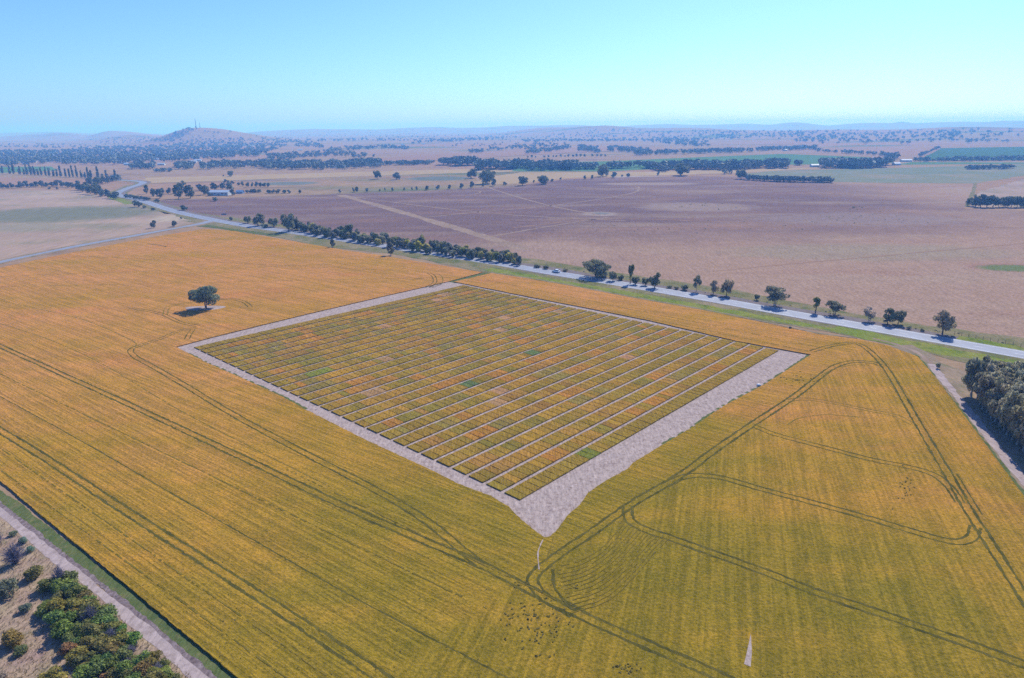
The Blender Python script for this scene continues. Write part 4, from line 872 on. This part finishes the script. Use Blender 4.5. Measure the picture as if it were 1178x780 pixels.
far_wood('plain_woodland', 'dark tree belts crossing the far tan plain', [
    ('line', [(318, 164), (420, 161), (520, 162), (600, 158)], 210, (8, 13), 1.6), ('line', [(340, 168), (360, 167), (372, 170)], 60, None, 2), ('line', [(380, 173), (440, 170), (470, 171)], 110, None, 1.6), ('line', [(470, 166), (495, 163), (560, 160)], 70, (8, 12), 1.5),
    ('line', [(398, 191), (418, 189), (440, 190)], 70, (9, 14), 1.6), ('line', [(440, 190), (497, 188.8)], 90, (6, 9), .8), ('line', [(510, 190), (520, 189.5)], 16, (12, 16), .8), ('line', [(523, 190.5), (545, 190)], 34, (13, 18), 1), ('line', [(549, 195), (572, 194)], 44, (13, 18), 1), ('line', [(575, 195), (600, 193)], 40, (12, 17), 1.2),
    ('line', [(540, 176), (556, 175)], 18, (9, 12), 1), ('line', [(560, 173), (600, 170)], 26, (8, 11), 1.5), ('poly', [(590, 166), (650, 165), (660, 172), (600, 174)], 60, (8, 12)), ('line', [(604, 177), (654, 171)], 80, (8, 12), 1.4), ('poly', [(500, 166), (590, 160), (600, 168), (520, 170)], 24, (6, 9)),
    ('line', [(600, 192), (616, 195)], 26, (11, 15), 1.5), ('line', [(622, 194.5), (664, 194)], 80, (11, 16), 1.6), ('line', [(665, 194.5), (684, 194)], 34, (9, 12), 1), ('line', [(700, 194), (740, 192)], 30, (9, 13), 1), ('line', [(762, 194), (830, 194), (905, 192)], 230, (10, 15), 1.8), ('line', [(743, 193), (765, 197)], 40, (9, 13), 1), ('line', [(832, 201), (845, 199)], 6, (5, 8), 1),
    ('line', [(665, 172), (690, 174)], 60, (9, 13), 3), ('line', [(700, 172), (750, 176)], 90, (8, 12), 2.5), ('line', [(730, 178.5), (810, 176), (866, 175)], 130, (9, 13), 1), ('line', [(870, 173.5), (900, 172)], 40, (9, 12), .8), ('line', [(900, 173), (938, 171)], 70, (8, 12), 1), ('line', [(940, 175), (1000, 178), (1032, 181)], 70, (6, 10), .8),
    ('line', [(945, 192), (985, 192.5), (1022, 191)], 150, (11, 16), 1.6), ('line', [(1020, 187), (1032, 181)], 24, (9, 13), 1), ('line', [(1052, 186), (1090, 185.5), (1178, 184), (1220, 184)], 130, (6, 10), .6), ('line', [(1112, 194.5), (1166, 194)], 90, (5, 7), .6), ('line', [(1056, 181), (1083, 169.5)], 34, (5, 8), .4),
    ('line', [(858, 207), (900, 209), (957, 210)], 130, (5, 8), .6), ('line', [(914, 190), (921, 190)], 8, (8, 11), .6)], seed=3)
far_wood('hill_woodland', 'scattered trees over the far wooded hills', [
    ('poly', [(600, 160), (660, 152), (700, 148), (760, 152), (830, 151), (870, 154), (860, 160), (760, 163), (690, 163), (600, 164)], 330, (8, 12)), ('line', [(600, 163), (720, 162), (770, 162)], 130, (8, 12), 1), ('poly', [(745, 158), (815, 162), (815, 169), (790, 169), (750, 165)], 140, (8, 12)),
    ('poly', [(790, 150), (840, 151), (880, 153), (960, 150), (900, 158), (840, 160)], 110, (8, 12)), ('poly', [(870, 151), (930, 150), (1000, 151), (1178, 148), (1220, 148), (1220, 152), (1178, 154), (1050, 160), (980, 168), (900, 163)], 180, (8, 13)), ('poly', [(900, 152), (960, 154), (960, 164), (920, 165)], 60, (9, 14)), ('poly', [(950, 155), (1090, 152), (1120, 162), (1050, 167), (960, 163)], 95, (9, 15)), ('poly', [(1090, 152), (1178, 152), (1178, 164), (1100, 166)], 34, (9, 15)),
    ('poly', [(330, 151), (590, 149), (600, 158), (330, 160)], 150, (8, 12))], seed=4)
def weeds():
    rg = random.Random(6); V = []; Fc = []; T = []; k = 0; nr = np.random.default_rng(6)
    for n, cx, cy, sx, sy, s in ((46, 985, 252, 55, 4.5, .45), (22, 805, 237, 14, 2.2, .6), (40, 790, 262, 60, 5, .45), (8, 978, 240, 8, 1.5, .9), (40, 700, 330, 220, 3, .4)):
        for _ in range(n):
            px, py = rg.gauss(cx, sx), rg.gauss(cy, sy)
            if py > 312 and cx != 700: continue
            if cx == 700: px = rg.uniform(600, 1170); py = 299.5 + (px - 600) * .172 + rg.uniform(-2.2, 1.2)
            x, y = at(px, py); r = s * rg.uniform(.5, 1.4)
            v, f, t = leaf_quads(nr, [((0, 0, r * .4), (r, r, r * .5))], 16, r * .4); v += (x, y, .06); V.append(v); Fc.append(f + k); k += len(v); T.append(t)
    o = mobj('weed_tufts', mesh_np('weed_tufts', np.vstack(V), np.vstack(Fc), [M['leaf']], tint=np.concatenate(T))); tag(o, 'dark weed tufts dotted over the mauve paddock and verge', 'weeds', None, 'stuff')
weeds()

# ------------------------------------------------------------------ buildings, masts
M['wall_pale'] = plain('pale_cladding', (.55, .56, .58), .6); M['roof_pale'] = plain('pale_zinc_roof', (.42, .48, .56), .6, .2, 0, .06, .2); M['roof_red'] = plain('tiled_roof', (.36, .17, .13), .8); M['roof_grey'] = plain('grey_roof', (.42, .44, .48), .5)
M['roof_blue'] = plain('blue_roof', (.16, .26, .42), .5); M['door'] = plain('shed_door', (.22, .24, .27), .6); M['glass'] = plain('dark_glass', (.04, .05, .06), .15, .6); M['steel'] = plain('galvanised_steel', (.22, .225, .24), .45, .5, .3)
def box(bm, cx, cy, cz, sx, sy, sz, rz=0):
    r = bmesh.ops.create_cube(bm, size=1); m = Matrix.Translation((cx, cy, cz)) @ Matrix.Rotation(rz, 4, 'Z') @ Matrix.Diagonal((sx, sy, sz, 1)); bmesh.ops.transform(bm, matrix=m, verts=r['verts']); return r['verts']
def gable_house(name, label, cat, group, loc, rz, L, D, hw, hr, wallm, roofm, openings=3, door='door'):
    r = empty(name, loc, rz); tag(r, label, cat, group)
    bm = bmesh.new(); v = [bm.verts.new(p) for p in ((-L/2, -D/2, -.3), (L/2, -D/2, -.3), (L/2, D/2, -.3), (-L/2, D/2, -.3), (-L/2, -D/2, hw), (L/2, -D/2, hw), (L/2, D/2, hw), (-L/2, D/2, hw), (-L/2, 0, hr), (L/2, 0, hr))]
    for q in ((0, 1, 5, 4), (2, 3, 7, 6), (1, 2, 6, 9, 5), (3, 0, 4, 8, 7), (3, 2, 1, 0)): bm.faces.new([v[i] for i in q])
    bm_obj('wall', bm, wallm, r)
    bm = bmesh.new(); e = .5; s = (hr - hw) / (D / 2)
    for sg in (-1, 1):
        a = [(-L/2 - e, sg*(D/2 + e), hw - s*e), (L/2 + e, sg*(D/2 + e), hw - s*e), (L/2 + e, 0, hr), (-L/2 - e, 0, hr)]
        lo = [bm.verts.new((p[0], p[1], p[2] + .03)) for p in a]; hi = [bm.verts.new((p[0], p[1], p[2] + .2)) for p in a]
        bm.faces.new(hi); bm.faces.new(lo[::-1])
        for i in range(4): bm.faces.new((lo[i], lo[(i+1) % 4], hi[(i+1) % 4], hi[i]))
    bmesh.ops.recalc_face_normals(bm, faces=bm.faces); bm_obj('roof', bm, roofm, r)
    for i in range(openings):
        bm = bmesh.new(); cx = -L/2 + (i + .5) * L / openings
        if i == openings // 2: box(bm, cx, -D/2 - .03, min(2.2, hw*.8)/2, min(3.2, L/openings*.6), .08, min(2.2, hw*.8)); bm_obj('door', bm, M['door'], r)
        else: box(bm, cx, -D/2 - .03, hw*.58, min(2, L/openings*.45), .08, hw*.36); bm_obj('window', bm, M['glass'], r)
    return r
x, y = at(254, 224.6); gable_house('farm_shed', 'long pale blue-roofed farm shed among dark trees near the road bend', 'shed', None, (x, y, .02), R(-6), 25, 11, 4.2, 6.4, M['wall_pale'], M['roof_pale'], 5)
x, y = at(276.5, 222.6); gable_house('farm_shed', 'small blue farm shed right of the long pale shed', 'shed', None, (x, y, .02), R(-6), 8.5, 6, 2.6, 4.2, M['roof_blue'], M['roof_blue'], 3)
def trough():
    x, y = at(258, 247); r = empty('water_trough', (x, y, .03), R(-8)); tag(r, 'dark blue trough standing alone in the brown paddock above the junction', 'trough')
    bm = bmesh.new()
    for a in ((0, -.95, .5, 5, .1, 1), (0, .95, .5, 5, .1, 1), (-2.45, 0, .5, .1, 1.8, 1), (2.45, 0, .5, .1, 1.8, 1), (0, 0, .1, 4.8, 1.8, .1)): box(bm, *a)
    bm_obj('basin', bm, plain('blue_grey_concrete', (.14, .15, .22), .8), r)
    bm = bmesh.new(); box(bm, 0, 0, .6, 4.78, 1.78, .02); bm_obj('water', bm, M['glass'], r)
trough()
TOWN = [(30, 189, 'w'), (57, 186, 't'), (37, 187, 'w'), (59, 180, 'w'), (95, 187.5, 'r'), (101, 186, 'w'), (104, 182, 'w'), (122, 177, 'w'), (132, 179.5, 'w'), (142, 188, 't'), (147, 190, 'w'), (157, 186, 'r'), (162, 184.5, 'w'), (168, 184.5, 'w'), (180, 184, 'w'), (186, 190, 'w'), (213, 189.5, 't'), (222, 187, 't'), (228, 185.5, 'w'), (240, 190, 'w'), (243, 178, 'w'), (254, 177, 't'), (268, 168.5, 'w'), (279, 168, 'w'), (290, 168.5, 'w'), (270, 187, 'w'), (293, 177, 'w'), (322, 191.5, 'w'), (369, 191, 'w'), (384, 193, 'w'), (392, 193.5, 't'), (345, 173, 'w'), (463, 167, 'w'), (487, 166, 'w'), (20, 180, 'w'), (78, 183, 'r')]
for i, (px, py, k) in enumerate(sorted(TOWN)):
    x, y, z = hit(px, py); d = math.hypot(x, y)
    gable_house('house', f'{"pale" if k == "w" else ("red-roofed" if k == "r" else "tan")} house among the distant town trees, {nth(i + 1)} house from the left', 'house', 'houses of the distant town', (x, y, z), R(TR.uniform(-25, 25)), TR.uniform(13, 20), TR.uniform(8, 10), 3.2, 5.4, M['wall_pale'], {'w': M['roof_pale'], 't': M['roof_grey'], 'r': M['roof_red']}[k], 3)
for i, (px, py, L, lab) in enumerate(((1042, 186, 22, 'pale shed between the two green crops under the tree-dotted slope'), (937, 192, 16, 'small pale shed left of the dark tree block near the green crop'), (903, 173.5, 12, 'white house at the left end of a far dark tree row'), (1031, 190, 14, 'tan shed at the right end of the far tree block'), (708, 161.5, 16, 'white house below the far wooded hill'), (727, 161.5, 14, 'small white house right of another under the wooded hill'))):
    x, y, z = hit(px, py); gable_house('shed', lab, 'shed', None, (x, y, z), R(TR.uniform(-15, 15)), L, 9, 3.4, 5.4, M['wall_pale'], M['roof_pale'], 3)
def mast(px, py, hp, label):
    a_ = R(az_of(px)); x, y = 4700 * math.sin(a_), 4700 * math.cos(a_); z = float(terr(x, y)) - .5; k = depth(x, y, z) / F; h = hp * k; r = empty('radio_mast', (x, y, z), .4); tag(r, label, 'mast', None)
    w = .07 * h * .5; parts = []; bars = []
    for a in range(3):
        c, s = math.cos(a * 2.094), math.sin(a * 2.094); parts.append(tube([(c*w, s*w, -1), (c*w*.35, s*w*.35, h*.8), (0, 0, h)], [.95, .8, .6], 5))
        c2, s2 = math.cos((a+1) * 2.094), math.sin((a+1) * 2.094); n = 12
        for i in range(n):
            f0, f1 = i / n, (i + 1) / n; w0, w1 = w*(1-.65*f0), w*(1-.65*f1); bars.append(tube([(c*w0, s*w0, h*.8*f0), (c2*w1, s2*w1, h*.8*f1)], [.35, .35], 4))
    v, f = join(parts); mobj('leg_frame', mesh_np('leg_frame', v, f, [M['steel']]), r); v, f = join(bars); mobj('bracing', mesh_np('bracing', v, f, [M['steel']]), r)
    bm = bmesh.new(); box(bm, 0, -1.2, h*.78, 1.6, .5, 3); box(bm, .9, 1, h*.7, 1.4, .5, 2.6); bm_obj('antenna', bm, M['steel'], r)
mast(226, 146.4, 10.5, 'tall lattice radio mast on top of the left hill'); mast(230.5, 146.2, 6, 'shorter faint radio mast beside the tall one on the hill')

# ------------------------------------------------------------------ cars
M['tyre'] = plain('tyre_rubber', (.02, .02, .02), .9); M['rim'] = plain('alloy_rim', (.5, .5, .52), .35, .5, .6); M['lamp'] = plain('headlight_glass', (.7, .72, .75), .2, .5); M['tail'] = plain('tail_lamp_plastic', (.35, .02, .02), .3, .5)
def car(label, paint, loc, rz):
    r = empty('car', loc, rz); tag(r, label, 'car')
    bm = bmesh.new()
    prof = [(-2.2, .35), (-2.25, .75), (-2.1, .95), (-1.3, 1.0), (1.0, 1.0), (2.0, .82), (2.25, .6), (2.2, .32)]
    def extr(prof, w0, w1=None):
        L_ = [bm.verts.new((p[0], -w0, p[1])) for p in prof]; R2 = [bm.verts.new((p[0], w0, p[1])) for p in prof]
        bm.faces.new(L_); bm.faces.new(R2[::-1]); n = len(prof)
        for i in range(n): bm.faces.new((L_[i], R2[i], R2[(i+1) % n], L_[(i+1) % n]))
        return L_ + R2
    extr(prof, .88); bmesh.ops.bevel(bm, geom=bm.edges[:], offset=.06, segments=2, affect='EDGES'); bmesh.ops.recalc_face_normals(bm, faces=bm.faces); bm_obj('body', bm, paint, r, False)
    bm = bmesh.new(); vs = [(-1.75, .78, .99), (1.05, .78, .99), (.35, .66, 1.44), (-1.25, .66, 1.44)]
    a = [bm.verts.new((x, -y, z)) for x, y, z in vs]; b = [bm.verts.new((x, y, z)) for x, y, z in vs]; bm.faces.new(a); bm.faces.new(b[::-1])
    for i in range(4): bm.faces.new((a[i], b[i], b[(i+1) % 4], a[(i+1) % 4]))
    bmesh.ops.recalc_face_normals(bm, faces=bm.faces); bm_obj('window', bm, M['glass'], r)
    bm = bmesh.new(); box(bm, -.45, 0, 1.46, 1.6, 1.3, .06); bmesh.ops.bevel(bm, geom=bm.edges[:], offset=.02, segments=2, affect='EDGES'); bm_obj('roof', bm, paint, r)
    for sx in (-1.35, 1.4):
        for sy in (-.8, .8):
            bm = bmesh.new(); bmesh.ops.create_cone(bm, segments=18, radius1=.32, radius2=.32, depth=.22, cap_ends=True, matrix=Matrix.Translation((sx, sy, .32)) @ Matrix.Rotation(math.pi/2, 4, 'X')); w = bm_obj('wheel', bm, M['tyre'], r)
            bm = bmesh.new(); bmesh.ops.create_cone(bm, segments=14, radius1=.2, radius2=.2, depth=.04, cap_ends=True, matrix=Matrix.Translation((sx, sy + .12 * (1 if sy > 0 else -1), .32)) @ Matrix.Rotation(math.pi/2, 4, 'X')); bm_obj('rim', bm, M['rim'], w)
    for sy in (-.62, .62):
        bm = bmesh.new(); box(bm, 2.2, sy, .68, .14, .36, .16); bm_obj('headlight', bm, M['lamp'], r)
        bm = bmesh.new(); box(bm, -2.22, sy, .78, .1, .3, .18); bm_obj('tail_lamp', bm, M['tail'], r)
    return r
def road_at(px):
    L = smooth_line(WH, 2.0); best = min(range(len(L)-1), key=lambda i: abs(L[i].x * F / depth(L[i].x, L[i].y) + 589 - px)); d = L[best+1] - L[best]; d.normalize(); return L[best], d
P, d = road_at(639); n = Vector((-d.y, d.x))
car('white car driving on the grey highway before the broad spreading tree', plain('white_car_paint', (.82, .84, .86), .25, .5), (P.x - n.x*1.9, P.y - n.y*1.9, .106), math.atan2(d.y, d.x)).scale = (1.15, 1.15, 1.15)
P, d = road_at(416.5); n = Vector((-d.y, d.x))
car('dark blue car on the highway beside the hedgerow', plain('blue_car_paint', (.03, .08, .14), .3, .5), (P.x + n.x*1.9, P.y + n.y*1.9, .106), math.atan2(-d.y, -d.x))
def fence():
    a, b = Vector(at(1098, 384.5)), Vector(at(1240, 411)); n = 16
    r = empty('wire_fence', (a.x, a.y, 0)); tag(r, 'thin wire fence with wooden posts between the highway verge and the stubble', 'fence')
    wp = []
    for i in range(n + 1):
        p = (b - a) * (i / n); v, f = tube([(p.x, p.y, -.1), (p.x + .03, p.y, .7), (p.x + .02, p.y + .02, 1.3)], [.075, .07, .06], 6); mobj('post', mesh_np('post', v, f, [M['bark']]), r)
    for z in (.5, .8, 1.1): wp.append(tube([(0, 0, z), ((b - a).x, (b - a).y, z)], [.006, .006], 3))
    v, f = join(wp); mobj('wire', mesh_np('wire', v, f, [M['steel']]), r)
fence()
def sack():
    x, y = at(872.5, 444); bm = bmesh.new(); bmesh.ops.create_icosphere(bm, subdivisions=2, radius=.55); rg = random.Random(2)
    for v in bm.verts: v.co = Vector((v.co.x * 1.3, v.co.y * .8, max(-.3, v.co.z * .7))) * rg.uniform(.9, 1.1)
    o = bm_obj('white_sack', bm, M['white']); o.location = (x, y, .36); tag(o, 'white sack lying on the right edge of the bare soil by the wheat', 'sack')
sack()

# ------------------------------------------------------------------ light, sky, air
SAZ, SEL = R(28.5), R(40)
sdir = Vector((math.sin(SAZ) * math.cos(SEL), math.cos(SAZ) * math.cos(SEL), math.sin(SEL)))
sun = bpy.data.lights.new('sun', 'SUN'); sun.energy = 4.0; sun.angle = R(.5); sun.color = (1, .955, .88); so = bpy.data.objects.new('sun', sun); COL.objects.link(so); so.rotation_euler = (-sdir).to_track_quat('-Z', 'Y').to_euler(); so.location = (0, 0, 300)
w = bpy.data.worlds.new('World'); sc.world = w; w.use_nodes = True; nt = w.node_tree; nt.nodes.clear()
out = nt.nodes.new('ShaderNodeOutputWorld'); bg = nt.nodes.new('ShaderNodeBackground'); sky = nt.nodes.new('ShaderNodeTexSky'); sky.sky_type = 'NISHITA'; sky.sun_disc = False; sky.sun_elevation = SEL; sky.sun_rotation = SAZ
sky.altitude = 300; sky.air_density = 1.0; sky.dust_density = .7; sky.ozone_density = 2.5
mx = nt.nodes.new('ShaderNodeMix'); mx.data_type = 'RGBA'; mx.blend_type = 'MULTIPLY'; mx.inputs[0].default_value = 1; mx.inputs[7].default_value = (.54, .83, 1.46, 1)
nt.links.new(sky.outputs[0], mx.inputs[6]); nt.links.new(mx.outputs[2], bg.inputs[0]); bg.inputs[1].default_value = .095; nt.links.new(bg.outputs[0], out.inputs[0])
hz = NT('blue_haze')
pv = hz.n('ShaderNodeVolumePrincipled'); pv.inputs['Color'].default_value = (.16, .44, 1.0, 1); pv.inputs['Absorption Color'].default_value = (.6, .85, 1, 1); pv.inputs['Density'].default_value = 2.1e-4; pv.inputs['Anisotropy'].default_value = .1
hz.t.links.new(pv.outputs[0], hz.out.inputs['Volume'])
bm = bmesh.new(); box(bm, 0, 0, 98, 40000, 40000, 204); ho = bm_obj('haze', bm, hz.m); ho['kind'] = 'stuff'

# ------------------------------------------------------------------ render settings
vs = sc.view_settings; vs.view_transform = 'Standard'; vs.look = 'None'; vs.gamma = 1; vs.use_curve_mapping = False; vs.exposure = .55
sc.render.engine = 'CYCLES'; cy = sc.cycles
cy.use_denoising = False
try: cy.denoiser = 'OPENIMAGEDENOISE'; cy.denoising_input_passes = 'RGB_ALBEDO_NORMAL'; cy.denoising_prefilter = 'ACCURATE'
except Exception: pass
cy.max_bounces = 6; cy.diffuse_bounces = 2; cy.glossy_bounces = 2; cy.transmission_bounces = 2; cy.volume_bounces = 1
cy.sample_clamp_indirect = 6
